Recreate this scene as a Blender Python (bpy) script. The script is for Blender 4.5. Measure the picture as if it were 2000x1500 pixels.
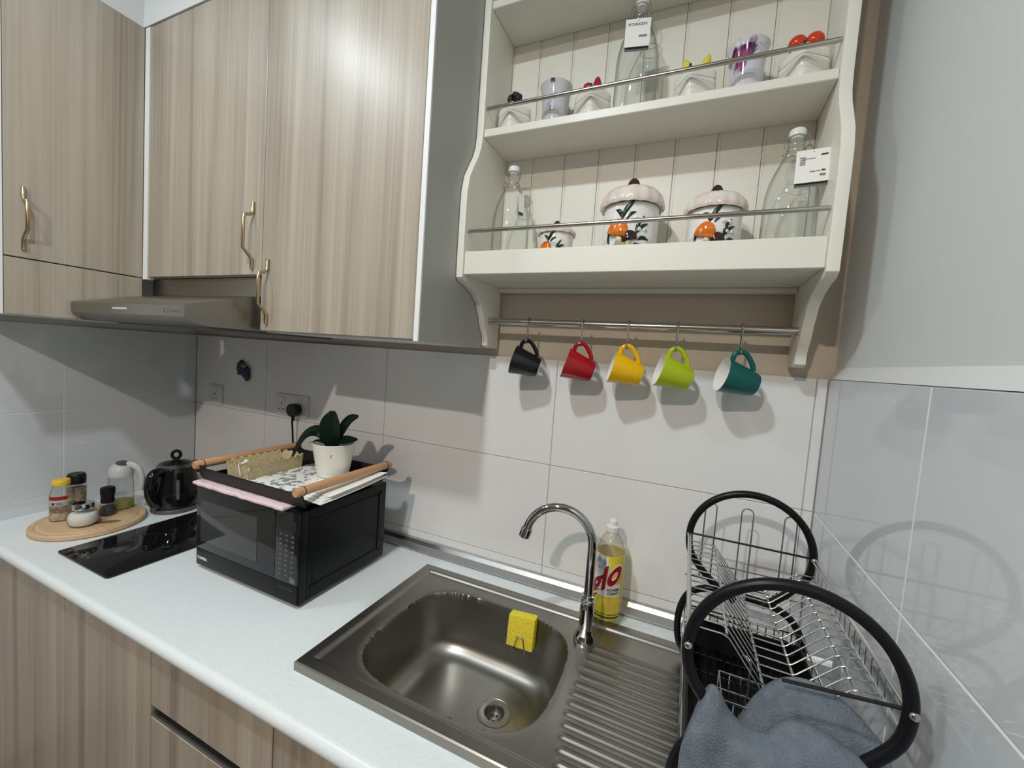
import bpy, bmesh, math, random
from mathutils import Vector, Matrix, noise
random.seed(7)
for o in list(bpy.data.objects): bpy.data.objects.remove(o)
SC = bpy.context.scene
COL = SC.collection
PI = math.pi
V = Vector

# ------------------------------------------------------------------ camera
cam_d = bpy.data.cameras.new('camera'); cam = bpy.data.objects.new('camera', cam_d); COL.objects.link(cam)
cam_d.sensor_width = 36; cam_d.lens = 800.7 / 2000 * 36; cam_d.clip_start = .01
YAW, PIT, ROL = math.radians(23.416), math.radians(3.694), math.radians(4.072)
fwd0 = V((-math.sin(YAW), math.cos(YAW), 0)); rt0 = V((math.cos(YAW), math.sin(YAW), 0)); up0 = V((0, 0, 1))
fwd = fwd0 * math.cos(PIT) - up0 * math.sin(PIT); up1 = up0 * math.cos(PIT) + fwd0 * math.sin(PIT)
rt = rt0 * math.cos(ROL) + up1 * math.sin(ROL); up = up1 * math.cos(ROL) - rt0 * math.sin(ROL)
CAM = V((-.286, -1.132, 1.52))
cam.matrix_world = Matrix(((rt.x, up.x, -fwd.x, CAM.x), (rt.y, up.y, -fwd.y, CAM.y), (rt.z, up.z, -fwd.z, CAM.z), (0, 0, 0, 1)))
SC.camera = cam

# ------------------------------------------------------------------ world, exposure, ceiling lamp settings
w = bpy.data.worlds.new('world'); SC.world = w; w.use_nodes = True
w.node_tree.nodes['Background'].inputs[0].default_value = (.8, .85, .9, 1)
w.node_tree.nodes['Background'].inputs[1].default_value = .3
SC.view_settings.view_transform = 'Standard'; SC.view_settings.look = 'None'
SC.view_settings.gamma = 1; SC.view_settings.use_curve_mapping = False
SC.view_settings.exposure = 0.0
CEIL = 2.80
LAMPS = [  # x, y, watts, colour, radius
    (-.835, -1.310, 17.0, (.85, .95, 1.0), .055),
    (-.755, -2.560, 42.0, (1.0, .87, .76), .05),
    (-1.765, -1.100, 6.2, (.82, .93, 1.0), .085),
    (-1.765, -2.560, 3.0, (1.0, .90, .78), .055),
]

# ------------------------------------------------------------------ materials
MATS = {}
def nt(name):
    m = bpy.data.materials.new(name); m.use_nodes = True
    t = m.node_tree; b = t.nodes['Principled BSDF']; MATS[name] = m
    return m, t, b
def mat(name, col, rough=.5, metal=0., bump=None, trans=0., ior=1.45, coat=0., vary=None, spec=None, aniso=None, emit=None, stretch=None):
    m, t, b = nt(name); N, L = t.nodes, t.links
    b.inputs['Base Color'].default_value = (*col, 1); b.inputs['Roughness'].default_value = rough
    b.inputs['Metallic'].default_value = metal; b.inputs['IOR'].default_value = ior
    b.inputs['Transmission Weight'].default_value = trans; b.inputs['Coat Weight'].default_value = coat
    if spec is not None: b.inputs['Specular IOR Level'].default_value = spec
    if emit: b.inputs['Emission Color'].default_value = (*emit[0], 1); b.inputs['Emission Strength'].default_value = emit[1]
    if bump or vary:
        tc = N.new('ShaderNodeTexCoord'); mp = N.new('ShaderNodeMapping'); L.new(tc.outputs['Object'], mp.inputs[0])
        if stretch: mp.inputs['Scale'].default_value = stretch
    if bump:
        n = N.new('ShaderNodeTexNoise'); n.inputs['Scale'].default_value = bump[0]; n.inputs['Detail'].default_value = 4
        L.new(mp.outputs[0], n.inputs[0]); bp = N.new('ShaderNodeBump'); bp.inputs['Strength'].default_value = bump[1]; bp.inputs['Distance'].default_value = bump[2] if len(bump) > 2 else .002
        L.new(n.outputs[0], bp.inputs['Height']); L.new(bp.outputs[0], b.inputs['Normal'])
    if vary:   # scale, second colour, lo, hi
        n = N.new('ShaderNodeTexNoise'); n.inputs['Scale'].default_value = vary[0]; n.inputs['Detail'].default_value = 5
        L.new(mp.outputs[0], n.inputs[0]); r = N.new('ShaderNodeValToRGB'); L.new(n.outputs[0], r.inputs[0])
        r.color_ramp.elements[0].position = vary[2]; r.color_ramp.elements[1].position = vary[3]
        r.color_ramp.elements[0].color = (*col, 1); r.color_ramp.elements[1].color = (*vary[1], 1)
        L.new(r.outputs[0], b.inputs['Base Color'])
    return m
def laminate(name, c1, c2, c3, rough=.34, axis=2, fine=150, wide=16):
    m, t, b = nt(name); N, L = t.nodes, t.links
    tc = N.new('ShaderNodeTexCoord')
    def nz(s, along, det, dist=0.):
        mp = N.new('ShaderNodeMapping'); sc = [s, s, s]; sc[axis] = along; mp.inputs['Scale'].default_value = sc
        L.new(tc.outputs['Object'], mp.inputs[0]); n = N.new('ShaderNodeTexNoise'); n.inputs['Scale'].default_value = 1
        n.inputs['Detail'].default_value = det; n.inputs['Distortion'].default_value = dist
        L.new(mp.outputs[0], n.inputs[0]); return n
    a = nz(wide, .55, 2, .3); f = nz(fine, 1.2, 3, .15); g = nz(60, .7, 3, .3)
    mx = N.new('ShaderNodeMath'); mx.operation = 'MULTIPLY_ADD'; L.new(f.outputs[0], mx.inputs[0]); mx.inputs[1].default_value = .50; L.new(a.outputs[0], mx.inputs[2])
    m2 = N.new('ShaderNodeMath'); m2.operation = 'MULTIPLY_ADD'; L.new(g.outputs[0], m2.inputs[0]); m2.inputs[1].default_value = .5; L.new(mx.outputs[0], m2.inputs[2])
    r = N.new('ShaderNodeValToRGB'); e = r.color_ramp.elements; e[0].position = .30; e[0].color = (*c1, 1); e[1].position = .70; e[1].color = (*c3, 1)
    e.new(.5).color = (*c2, 1)
    dv = N.new('ShaderNodeMath'); dv.operation = 'MULTIPLY'; L.new(m2.outputs[0], dv.inputs[0]); dv.inputs[1].default_value = .50
    L.new(dv.outputs[0], r.inputs[0]); L.new(r.outputs[0], b.inputs['Base Color'])
    bp = N.new('ShaderNodeBump'); bp.inputs['Strength'].default_value = .12; bp.inputs['Distance'].default_value = .001
    L.new(f.outputs[0], bp.inputs['Height']); L.new(bp.outputs[0], b.inputs['Normal'])
    b.inputs['Roughness'].default_value = rough
    return m
def thin_glass(name, tint, gloss_rough=.02, body=0., edge=.45):
    """single-walled clear glass: fresnel reflection, longer path (darker) toward the rim"""
    m = bpy.data.materials.new(name); m.use_nodes = True; t = m.node_tree; N, L = t.nodes, t.links; N.clear()
    out = N.new('ShaderNodeOutputMaterial'); tr = N.new('ShaderNodeBsdfTransparent')
    lw = N.new('ShaderNodeLayerWeight'); lw.inputs[0].default_value = .5
    rp = N.new('ShaderNodeValToRGB'); L.new(lw.outputs['Facing'], rp.inputs[0])
    rp.color_ramp.elements[0].position = .45; rp.color_ramp.elements[0].color = (*tint, 1)
    rp.color_ramp.elements[1].position = .98; rp.color_ramp.elements[1].color = (*[c * edge for c in tint], 1)
    L.new(rp.outputs[0], tr.inputs[0])
    gl = N.new('ShaderNodeBsdfGlossy'); gl.inputs['Roughness'].default_value = gloss_rough
    fr = N.new('ShaderNodeFresnel'); ge = N.new('ShaderNodeNewGeometry'); mr = N.new('ShaderNodeMapRange'); L.new(ge.outputs['Backfacing'], mr.inputs[0])
    mr.inputs['To Min'].default_value = 1.5; mr.inputs['To Max'].default_value = 1 / 1.5; L.new(mr.outputs[0], fr.inputs['IOR'])
    mx = N.new('ShaderNodeMixShader'); L.new(fr.outputs[0], mx.inputs[0]); L.new(tr.outputs[0], mx.inputs[1]); L.new(gl.outputs[0], mx.inputs[2])
    last = mx
    if body:
        df = N.new('ShaderNodeBsdfDiffuse'); df.inputs[0].default_value = (.75, .78, .76, 1); m2 = N.new('ShaderNodeMixShader'); m2.inputs[0].default_value = body
        L.new(mx.outputs[0], m2.inputs[1]); L.new(df.outputs[0], m2.inputs[2]); last = m2
    L.new(last.outputs[0], out.inputs[0]); MATS[name] = m
    return m
def print_mat(name, base, ink1, ink2, scale, lo, hi, rough=.15):
    m, t, b = nt(name); N, L = t.nodes, t.links
    tc = N.new('ShaderNodeTexCoord'); n1 = N.new('ShaderNodeTexNoise'); n1.inputs['Scale'].default_value = scale; n1.inputs['Detail'].default_value = 3
    n2 = N.new('ShaderNodeTexNoise'); n2.inputs['Scale'].default_value = scale * 2.2; n2.inputs['Detail'].default_value = 2
    L.new(tc.outputs['Object'], n1.inputs[0]); L.new(tc.outputs['Object'], n2.inputs[0])
    r1 = N.new('ShaderNodeValToRGB'); r1.color_ramp.elements[0].position = lo; r1.color_ramp.elements[1].position = hi
    r2 = N.new('ShaderNodeValToRGB'); r2.color_ramp.elements[0].position = .42; r2.color_ramp.elements[1].position = .58
    r2.color_ramp.elements[0].color = (*ink1, 1); r2.color_ramp.elements[1].color = (*ink2, 1)
    L.new(n1.outputs[0], r1.inputs[0]); L.new(n2.outputs[0], r2.inputs[0])
    mx = N.new('ShaderNodeMix'); mx.data_type = 'RGBA'; L.new(r1.outputs[0], mx.inputs['Factor']); mx.inputs[6].default_value = (*base, 1); L.new(r2.outputs[0], mx.inputs[7])
    L.new(mx.outputs[2], b.inputs['Base Color']); b.inputs['Roughness'].default_value = rough
    return m

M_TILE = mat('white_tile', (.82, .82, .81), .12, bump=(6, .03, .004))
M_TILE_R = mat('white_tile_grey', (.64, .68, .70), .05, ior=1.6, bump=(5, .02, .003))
M_GROUT = mat('grout', (.42, .41, .39), .9)
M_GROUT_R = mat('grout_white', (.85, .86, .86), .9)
M_PLASTER = mat('plaster_paint', (.68, .69, .68), .7, bump=(220, .12, .001))
M_BEIGE = mat('beige_wall_paint', (.66, .58, .47), .7, bump=(220, .12, .001))
M_CEIL = mat('ceiling_paint', (.82, .82, .80), .8)
M_FLOOR = mat('floor_tile', (.17, .165, .155), .3, vary=(5, (.14, .135, .13), .4, .7))
M_FARWALL = mat('far_room_paint', (.26, .235, .205), .7)
M_LAM = laminate('ash_laminate', (.215, .175, .132), (.40, .345, .275), (.51, .455, .38))
M_WHITE = mat('white_laminate', (.80, .81, .80), .4)
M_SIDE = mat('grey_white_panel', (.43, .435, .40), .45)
M_COUNTER = mat('white_quartz', (.74, .795, .80), .28, vary=(260, (.69, .74, .75), .45, .7))
M_CREAM = mat('cream_paint', (.80, .775, .69), .4)
M_STEEL = mat('stainless', (.30, .29, .265), .34, 1., bump=(160, .06, .0005), stretch=(.06, 1, 1))
M_STEEL_D = mat('hood_steel', (.30, .285, .25), .34, 1., bump=(160, .05, .0005), stretch=(.06, 1, 1))
M_ALU = mat('aluminium', (.55, .56, .56), .3, 1.)
M_CHROME = mat('chrome', (.58, .58, .58), .06, 1.)
M_ROD = mat('rail_steel', (.52, .50, .46), .22, 1.)
M_BRASS = mat('satin_brass', (.58, .45, .29), .26, 1.)
M_BLACK = mat('black_plastic', (.009, .009, .010), .35, spec=.35)
M_BLACKG = mat('black_gloss', (.008, .008, .009), .06)
M_HOB = mat('hob_glass', (.006, .006, .007), .04)
M_MW = mat('microwave_black', (.006, .007, .008), .30, spec=.22)
M_MWD = mat('microwave_door', (.010, .011, .012), .05)
M_MWW = mat('microwave_window', (.045, .048, .048), .07)
M_GREYPRINT = mat('grey_print', (.13, .135, .135), .5)
M_WPRINT = mat('white_print', (.75, .77, .77), .4)
M_INK = mat('black_ink', (.03, .03, .03), .6)
M_GREYINK = mat('grey_ink', (.22, .22, .22), .6)
M_RUBBER = mat('black_foam', (.006, .006, .008), .36, spec=.28)
M_WIRE = mat('chrome_wire', (.62, .62, .60), .14, 1.)
M_CLOTH = mat('blue_grey_cloth', (.27, .325, .385), .95, bump=(420, .9, .003), vary=(60, (.34, .395, .45), .4, .65))
M_PINK = mat('pink_fleece', (.86, .66, .70), .95, bump=(300, .8, .003))
M_GLASS = thin_glass('clear_glass', (.955, .97, .96), .03)
M_GLASSJ = thin_glass('jar_glass', (.93, .93, .92), .03, .03, .5)
M_PLAS = thin_glass('clear_plastic', (.95, .93, .86), .08, .12, .7)
M_PORC = mat('white_porcelain', (.85, .82, .74), .12)
M_WGLAZE = mat('white_glaze', (.84, .83, .80), .1)
M_LIDPINK = mat('blush_glaze', (.74, .63, .56), .16, vary=(28, (.80, .74, .68), .4, .65))
M_BROWN = mat('brown_glaze', (.045, .018, .014), .15)
M_ORANGE = mat('orange_glaze', (.80, .22, .025), .14, vary=(60, (.70, .12, .01), .45, .7))
M_LEAFG = mat('dark_green_glaze', (.015, .035, .022), .15)
M_CREAMG = mat('cream_glaze', (.75, .66, .46), .18)
M_PWHITE = mat('pot_ivory', (.78, .76, .68), .22)
M_SOIL = mat('bark', (.06, .045, .03), .95, bump=(60, 1., .006))
M_LEAF = mat('orchid_leaf', (.006, .022, .012), .3)
M_WOODH = laminate('beech_handle', (.42, .20, .09), (.52, .28, .14), (.60, .36, .20), .45, axis=1, fine=220, wide=40)
M_BOARD = laminate('board_wood', (.44, .28, .14), (.58, .40, .23), (.66, .48, .30), .5, axis=0, fine=160, wide=22)
M_BOARDD = mat('board_slot', (.20, .10, .045), .7)
M_TRAY = mat('tray_black_brown', (.011, .009, .009), .5, spec=.25)
M_PAPER = mat('paper_white', (.86, .85, .80), .85)
M_FLORAL = print_mat('floral_print', (.83, .82, .79), (.12, .15, .14), (.34, .36, .33), 48, .53, .56, .7)
M_SEAG = mat('woven_straw', (.90, .80, .56), .7, bump=(170, .4, .002), vary=(120, (.80, .68, .44), .4, .6))
M_YEL = mat('sponge_yellow', (.78, .64, .045), .9, bump=(160, .9, .003))
M_YCAP = mat('yellow_cap', (.80, .52, .03), .35)
M_RED = mat('red_label', (.55, .035, .03), .4)
M_SALT = mat('salt', (.84, .83, .80), .9, bump=(300, .5, .001))
M_OIL = mat('oil', (.50, .50, .08), .08, trans=.6, ior=1.4)
M_SPICE = mat('spice', (.30, .20, .13), .9, vary=(90, (.55, .45, .30), .4, .6))
M_GARLIC = mat('garlic_powder', (.62, .53, .38), .9, vary=(70, (.40, .30, .2), .45, .65))
M_GREYPL = mat('grey_plastic', (.58, .59, .58), .4)
M_DGREY = mat('dark_grey_plastic', (.10, .10, .10), .4)
M_SOCK = mat('socket_white', (.78, .77, .74), .3)
M_BLUE = mat('blue_ornament', (.012, .02, .09), .35)
M_OLIVE = mat('olive_ornament', (.20, .19, .10), .5)
M_LAMPGLOW = mat('lamp_diffuser', (.9, .9, .9), .5, emit=((1, .97, .92), 12))
M_LABY = mat('label_yellow', (.80, .55, .02), .3, vary=(30, (.82, .66, .06), .4, .6))
M_LABW = mat('label_white', (.78, .77, .72), .3)
M_LABBLUE = mat('label_blue', (.25, .34, .45), .4, vary=(80, (.62, .66, .66), .4, .6))
M_LABRED = mat('label_crimson', (.33, .008, .02), .3)
M_LABGREEN = mat('label_green', (.03, .10, .04), .4)
M_LEMON = mat('lemon_print', (.80, .70, .22), .3)
M_LEMON2 = mat('lemon_flesh', (.72, .58, .06), .3)
M_LIQ = mat('yellow_liquid', (.70, .66, .10), .1)
MUGC = {'black': (.006, .006, .007), 'red': (.36, .006, .012), 'yellow': (.86, .50, .004), 'lime_green': (.42, .55, .012), 'teal_green': (.004, .105, .095)}
for k, c in MUGC.items(): mat('glaze_' + k, c, .13)
M_MUGP = print_mat('lilac_floral_mug', (.60, .60, .62), (.10, .02, .09), (.36, .10, .26), 26, .60, .66, .12)
M_MUGP2 = print_mat('plum_floral_mug', (.66, .66, .72), (.07, .01, .055), (.26, .055, .16), 22, .50, .56, .1)
M_BERRY = mat('blackberry', (.022, .012, .022), .3); M_CHERRY = mat('strawberry', (.40, .012, .03), .16)
M_LEMONK = mat('pear_yellow', (.72, .66, .07), .16); M_TOM = mat('tomato', (.62, .05, .014), .14)

# ------------------------------------------------------------------ helpers
def tag(o, label=None, cat=None, group=None, kind=None):
    if label: o['label'] = label
    if cat: o['category'] = cat
    if group: o['group'] = group
    if kind: o['kind'] = kind
    return o
def thing(name, label, cat, loc, rotz=0, group=None):
    o = bpy.data.objects.new(name, None); o.empty_display_size = .02; COL.objects.link(o)
    o.location = loc; o.rotation_euler = (0, 0, rotz)
    return tag(o, label, cat, group)
def base_of(p):
    l = V((0, 0, 0))
    while p is not None: l = l + p.location; p = p.parent
    return l
def O(name, bm, m, parent=None, smooth=35, local=False):
    if parent is not None and not local:
        bmesh.ops.translate(bm, verts=bm.verts, vec=-base_of(parent))
    me = bpy.data.meshes.new(name); bm.normal_update(); bm.to_mesh(me); bm.free()
    for mm in (m if isinstance(m, (list, tuple)) else [m]): me.materials.append(mm)
    if smooth:
        me.polygons.foreach_set('use_smooth', [True] * len(me.polygons)); me.set_sharp_from_angle(angle=math.radians(smooth))
    o = bpy.data.objects.new(name, me); COL.objects.link(o)
    if parent is not None: o.parent = parent
    return o
def NB(): return bmesh.new()
def box(x0, x1, y0, y1, z0, z1, bev=0., bm=None, seg=2):
    own = bm is None
    b = NB()
    bmesh.ops.create_cube(b, size=1)
    for v in b.verts: v.co = V(((x0 + x1) / 2 + v.co.x * (x1 - x0), (y0 + y1) / 2 + v.co.y * (y1 - y0), (z0 + z1) / 2 + v.co.z * (z1 - z0)))
    if bev: bmesh.ops.bevel(b, geom=b.edges[:], offset=bev, segments=seg, affect='EDGES', profile=.7)
    if own: return b
    return merge(bm, b)
def merge(bm, b, M=None):
    me = bpy.data.meshes.new('tmp'); b.to_mesh(me); b.free()
    if M is not None: me.transform(M)
    bm.from_mesh(me); bpy.data.meshes.remove(me)
    return bm
def xf(bm, M): bmesh.ops.transform(bm, matrix=M, verts=bm.verts); return bm
def lathe(prof, c=(0, 0, 0), n=32, M=None, bm=None, sx=1, sy=1, fl=None):
    b = NB(); rings = []
    for (r, z) in prof:
        if r < 1e-6: rings.append([b.verts.new((0, 0, z))])
        else:
            ring = []
            for i in range(n):
                a = 2 * PI * i / n; k = fl(a, r, z) if fl else 1
                ring.append(b.verts.new((r * k * math.cos(a) * sx, r * k * math.sin(a) * sy, z)))
            rings.append(ring)
    for A, B in zip(rings, rings[1:]):
        for i in range(n):
            j = (i + 1) % n
            if len(A) == 1 and len(B) > 1: b.faces.new((A[0], B[i], B[j]))
            elif len(B) == 1 and len(A) > 1: b.faces.new((A[i], B[0], A[j]))
            elif len(A) > 1: b.faces.new((A[i], A[j], B[j], B[i]))
    bmesh.ops.recalc_face_normals(b, faces=b.faces)
    if M is not None: xf(b, M)
    bmesh.ops.translate(b, verts=b.verts, vec=V(c))
    if bm is not None: return merge(bm, b)
    return b
def cr(pts, k=6, closed=False):
    P = [V(p) for p in pts]; out = []; n = len(P)
    rng = range(n) if closed else range(n - 1)
    for i in rng:
        p0 = P[(i - 1) % n] if closed or i > 0 else P[i] * 2 - P[i + 1]
        p1, p2 = P[i], P[(i + 1) % n]
        p3 = P[(i + 2) % n] if closed or i + 2 < n else p2 * 2 - p1
        for j in range(k):
            t = j / k
            out.append(.5 * ((2 * p1) + (p2 - p0) * t + (2 * p0 - 5 * p1 + 4 * p2 - p3) * t * t + (3 * p1 - p0 - 3 * p2 + p3) * t ** 3))
    if not closed: out.append(P[-1])
    return out
def tube(pts, r, n=8, closed=False, bm=None, radii=None, flat=1.):
    b = NB() if bm is None else bm
    P = [V(p) for p in pts]; m = len(P)
    T = []
    for i in range(m):
        if closed: t = P[(i + 1) % m] - P[i - 1]
        else: t = P[min(i + 1, m - 1)] - P[max(i - 1, 0)]
        T.append(t.normalized())
    ref = V((0, 0, 1)) if abs(T[0].z) < .9 else V((1, 0, 0))
    u = T[0].cross(ref).normalized(); rings = []
    for i in range(m):
        u = (u - T[i] * u.dot(T[i])).normalized(); v = T[i].cross(u); rr = radii[i] if radii else r
        rings.append([b.verts.new(P[i] + u * (rr * math.cos(2 * PI * k / n)) + v * (rr * flat * math.sin(2 * PI * k / n))) for k in range(n)])
    for i in range(m if closed else m - 1):
        A, B = rings[i], rings[(i + 1) % m]
        for k in range(n):
            j = (k + 1) % n; b.faces.new((A[k], A[j], B[j], B[k]))
    if not closed:
        b.faces.new(rings[0][::-1]); b.faces.new(rings[-1])
    bmesh.ops.recalc_face_normals(b, faces=b.faces)
    return b
def extrude_poly(pts2, fn, d0, d1, bev=0.):
    """pts2 2D outline; fn(a,b,d)->xyz; thickness from d0 to d1"""
    b = NB()
    A = [b.verts.new(fn(p[0], p[1], d0)) for p in pts2]; B = [b.verts.new(fn(p[0], p[1], d1)) for p in pts2]
    n = len(pts2)
    b.faces.new(A[::-1]); b.faces.new(B)
    for i in range(n):
        j = (i + 1) % n; b.faces.new((A[i], A[j], B[j], B[i]))
    bmesh.ops.recalc_face_normals(b, faces=b.faces)
    if bev:
        es = [e for e in b.edges if len(e.link_faces) == 2 and any(len(f.verts) > 4 for f in e.link_faces)]
        bmesh.ops.bevel(b, geom=es, offset=bev, segments=2, affect='EDGES', profile=.7)
    return b
def sphere(c, r, sc=(1, 1, 1), n=16, bm=None, M=None):
    b = NB(); bmesh.ops.create_uvsphere(b, u_segments=n, v_segments=max(6, n // 2), radius=r)
    for v in b.verts: v.co = V((v.co.x * sc[0], v.co.y * sc[1], v.co.z * sc[2]))
    if M is not None: xf(b, M)
    bmesh.ops.translate(b, verts=b.verts, vec=V(c))
    if bm is not None: return merge(bm, b)
    return b
def text_bm(s, size, depth=.0004, align='CENTER', shear=0., bold=0.):
    cu = bpy.data.curves.new('t', 'FONT'); cu.body = s; cu.size = size; cu.extrude = depth; cu.align_x = align; cu.align_y = 'CENTER'; cu.shear = shear; cu.offset = bold
    o = bpy.data.objects.new('t', cu); COL.objects.link(o)
    dg = bpy.context.evaluated_depsgraph_get(); me = bpy.data.meshes.new_from_object(o.evaluated_get(dg))
    b = NB(); b.from_mesh(me); bpy.data.meshes.remove(me); bpy.data.objects.remove(o); bpy.data.curves.remove(cu)
    return b
def wrap_cyl(b, c, R, ang0, z0, step=.003):
    """text in xy plane (z=out) wrapped on vertical cylinder, facing angle ang0"""
    xs = [v.co.x for v in b.verts]; x = min(xs) + step
    while x < max(xs):
        bmesh.ops.bisect_plane(b, geom=b.verts[:] + b.edges[:] + b.faces[:], plane_co=(x, 0, 0), plane_no=(1, 0, 0)); x += step
    for v in b.verts:
        a = ang0 + v.co.x / R; rr = R + v.co.z
        v.co = V((c[0] + rr * math.cos(a), c[1] + rr * math.sin(a), z0 + v.co.y))
    bmesh.ops.recalc_face_normals(b, faces=b.faces)
    return b
def orient(xdir, ydir, org):
    x = V(xdir).normalized(); y = V(ydir).normalized(); z = x.cross(y)
    return Matrix(((x.x, y.x, z.x, org[0]), (x.y, y.y, z.y, org[1]), (x.z, y.z, z.z, org[2]), (0, 0, 0, 1)))
def axis_to(d, org=(0, 0, 0)):
    q = V((0, 0, 1)).rotation_difference(V(d).normalized()).to_matrix().to_4x4(); return Matrix.Translation(V(org)) @ q
def copy_tree(o, parent=None):
    c = o.copy(); COL.objects.link(c); c.parent = parent
    for ch in o.children: copy_tree(ch, c)
    return c

# ================================================================== ROOM
XL, YF, ZC = -2.338, -4.6, .86       # left wall, wall behind the viewer, counter height
def struct(name, bm, m, **k): return tag(O(name, bm, m, smooth=None), kind='structure')
floor = struct('floor', box(-4.0, 1.6, YF - .1, .1, -.1, 0), M_FLOOR)
ceiling = struct('ceiling', box(-4.0, 1.6, YF - .1, .1, CEIL, CEIL + .1), M_CEIL)
wall_back = struct('wall_back', box(XL - .1, .2, .012, .12, 0, CEIL), M_BEIGE)
wall_left = struct('wall_left', box(XL - .12, XL - .012, -1.75, .012, 0, CEIL), M_PLASTER)
wall_right = struct('wall_right', box(.012, .12, -1.75, .012, 0, CEIL), M_PLASTER)
wall_front = struct('wall_front', box(-4.0, 1.6, YF - .1, YF, 0, CEIL), M_FARWALL)
struct('wall_far_left', box(-4.1, -4.0, YF, .1, 0, CEIL), M_FARWALL)
struct('wall_far_right', box(1.6, 1.7, YF, .1, 0, CEIL), M_FARWALL)
struct('wall_far_back_left', box(-4.0, XL - .12, 0, .1, 0, CEIL), M_FARWALL)
struct('wall_far_back_right', box(.12, 1.6, 0, .1, 0, CEIL), M_FARWALL)
struct('wall_bulkhead', extrude_poly([(XL - .011, -1.74), (-1.966, -1.74), (-1.966, -.376), (-.867, -.376), (-.867, .011), (XL - .011, .011)], lambda a, b, d: (a, b, d), 2.476, CEIL), M_PLASTER)
Z1, Z2, ZT = .912, 1.215, 1.522
g = .0011
def grout(name, b, par, m): return O(name, b, m, par, None)
grout('grout_bed', box(XL, 0, .0014, .012, .70, ZT - .001), wall_back, M_GROUT)
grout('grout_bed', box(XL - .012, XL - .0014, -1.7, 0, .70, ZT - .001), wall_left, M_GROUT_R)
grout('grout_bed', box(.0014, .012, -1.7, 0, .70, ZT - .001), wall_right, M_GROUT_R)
xs = [XL + .001, -1.87, -1.254, -.638, -.022, -.0005]
for a, b_ in zip(xs, xs[1:]):
    for z0, z1 in ((.70, Z1), (Z1, Z2), (Z2, ZT)):
        O('tile', box(a + g, b_ - g, 0, .012, z0 + g, z1 - g, .0008, seg=1), M_TILE, wall_back, None)
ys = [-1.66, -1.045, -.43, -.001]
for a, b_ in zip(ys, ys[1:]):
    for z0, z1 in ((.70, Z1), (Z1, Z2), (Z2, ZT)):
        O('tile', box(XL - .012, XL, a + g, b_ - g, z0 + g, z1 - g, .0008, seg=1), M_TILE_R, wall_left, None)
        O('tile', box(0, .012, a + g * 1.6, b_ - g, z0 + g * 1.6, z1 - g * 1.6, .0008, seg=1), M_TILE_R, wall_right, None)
# sloped mortar fillet over the right-hand tiles
tag(O('trim_1', extrude_poly([(0, ZT), (.0125, ZT), (.0125, 1.549)], lambda a, b, d: (a, d, b), -1.66, 0), M_PLASTER, None, None), kind='structure')
# aluminium sealing strip along the wall
tag(O('trim_2', extrude_poly([(0, .8615), (-.036, .8615), (-.040, .864), (-.040, .8675), (-.018, .876), (-.010, .886), (0, .889)], lambda a, b, d: (d, a, b), XL + .0, -.002), M_ALU, None, 30), kind='structure')

def ceiling_lamp(i, x, y, wt, col, r):
    lab = ['white round downlight above the sink side of the counter', 'warm round downlight further from the counter on the wall shelf side', 'round downlight in the ceiling in front of the cooker hood', 'warm round downlight further from the counter on the hood side'][i]
    t = thing('ceiling_light', lab, 'ceiling light', (x, y, CEIL), group='ceiling downlights')
    O('trim_ring', lathe([(r * 1.0, -.002), (r * 1.45, -.002), (r * 1.5, -.006), (r * 1.35, -.010), (r * 1.0, -.010), (r * 1.0, -.002)], (x, y, CEIL)), M_WHITE, t)
    O('diffuser', lathe([(0, -.005), (r * .99, -.005), (r * .99, -.003), (0, -.003)], (x, y, CEIL)), M_LAMPGLOW, t)
    ld = bpy.data.lights.new('downlight', 'AREA'); ld.shape = 'DISK'; ld.size = r * 2; ld.energy = wt; ld.color = col
    lo = bpy.data.objects.new('downlight_source', ld); COL.objects.link(lo); lo.location = (0, 0, -.013); lo.parent = t
for i, a in enumerate(LAMPS): ceiling_lamp(i, *a)

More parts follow.
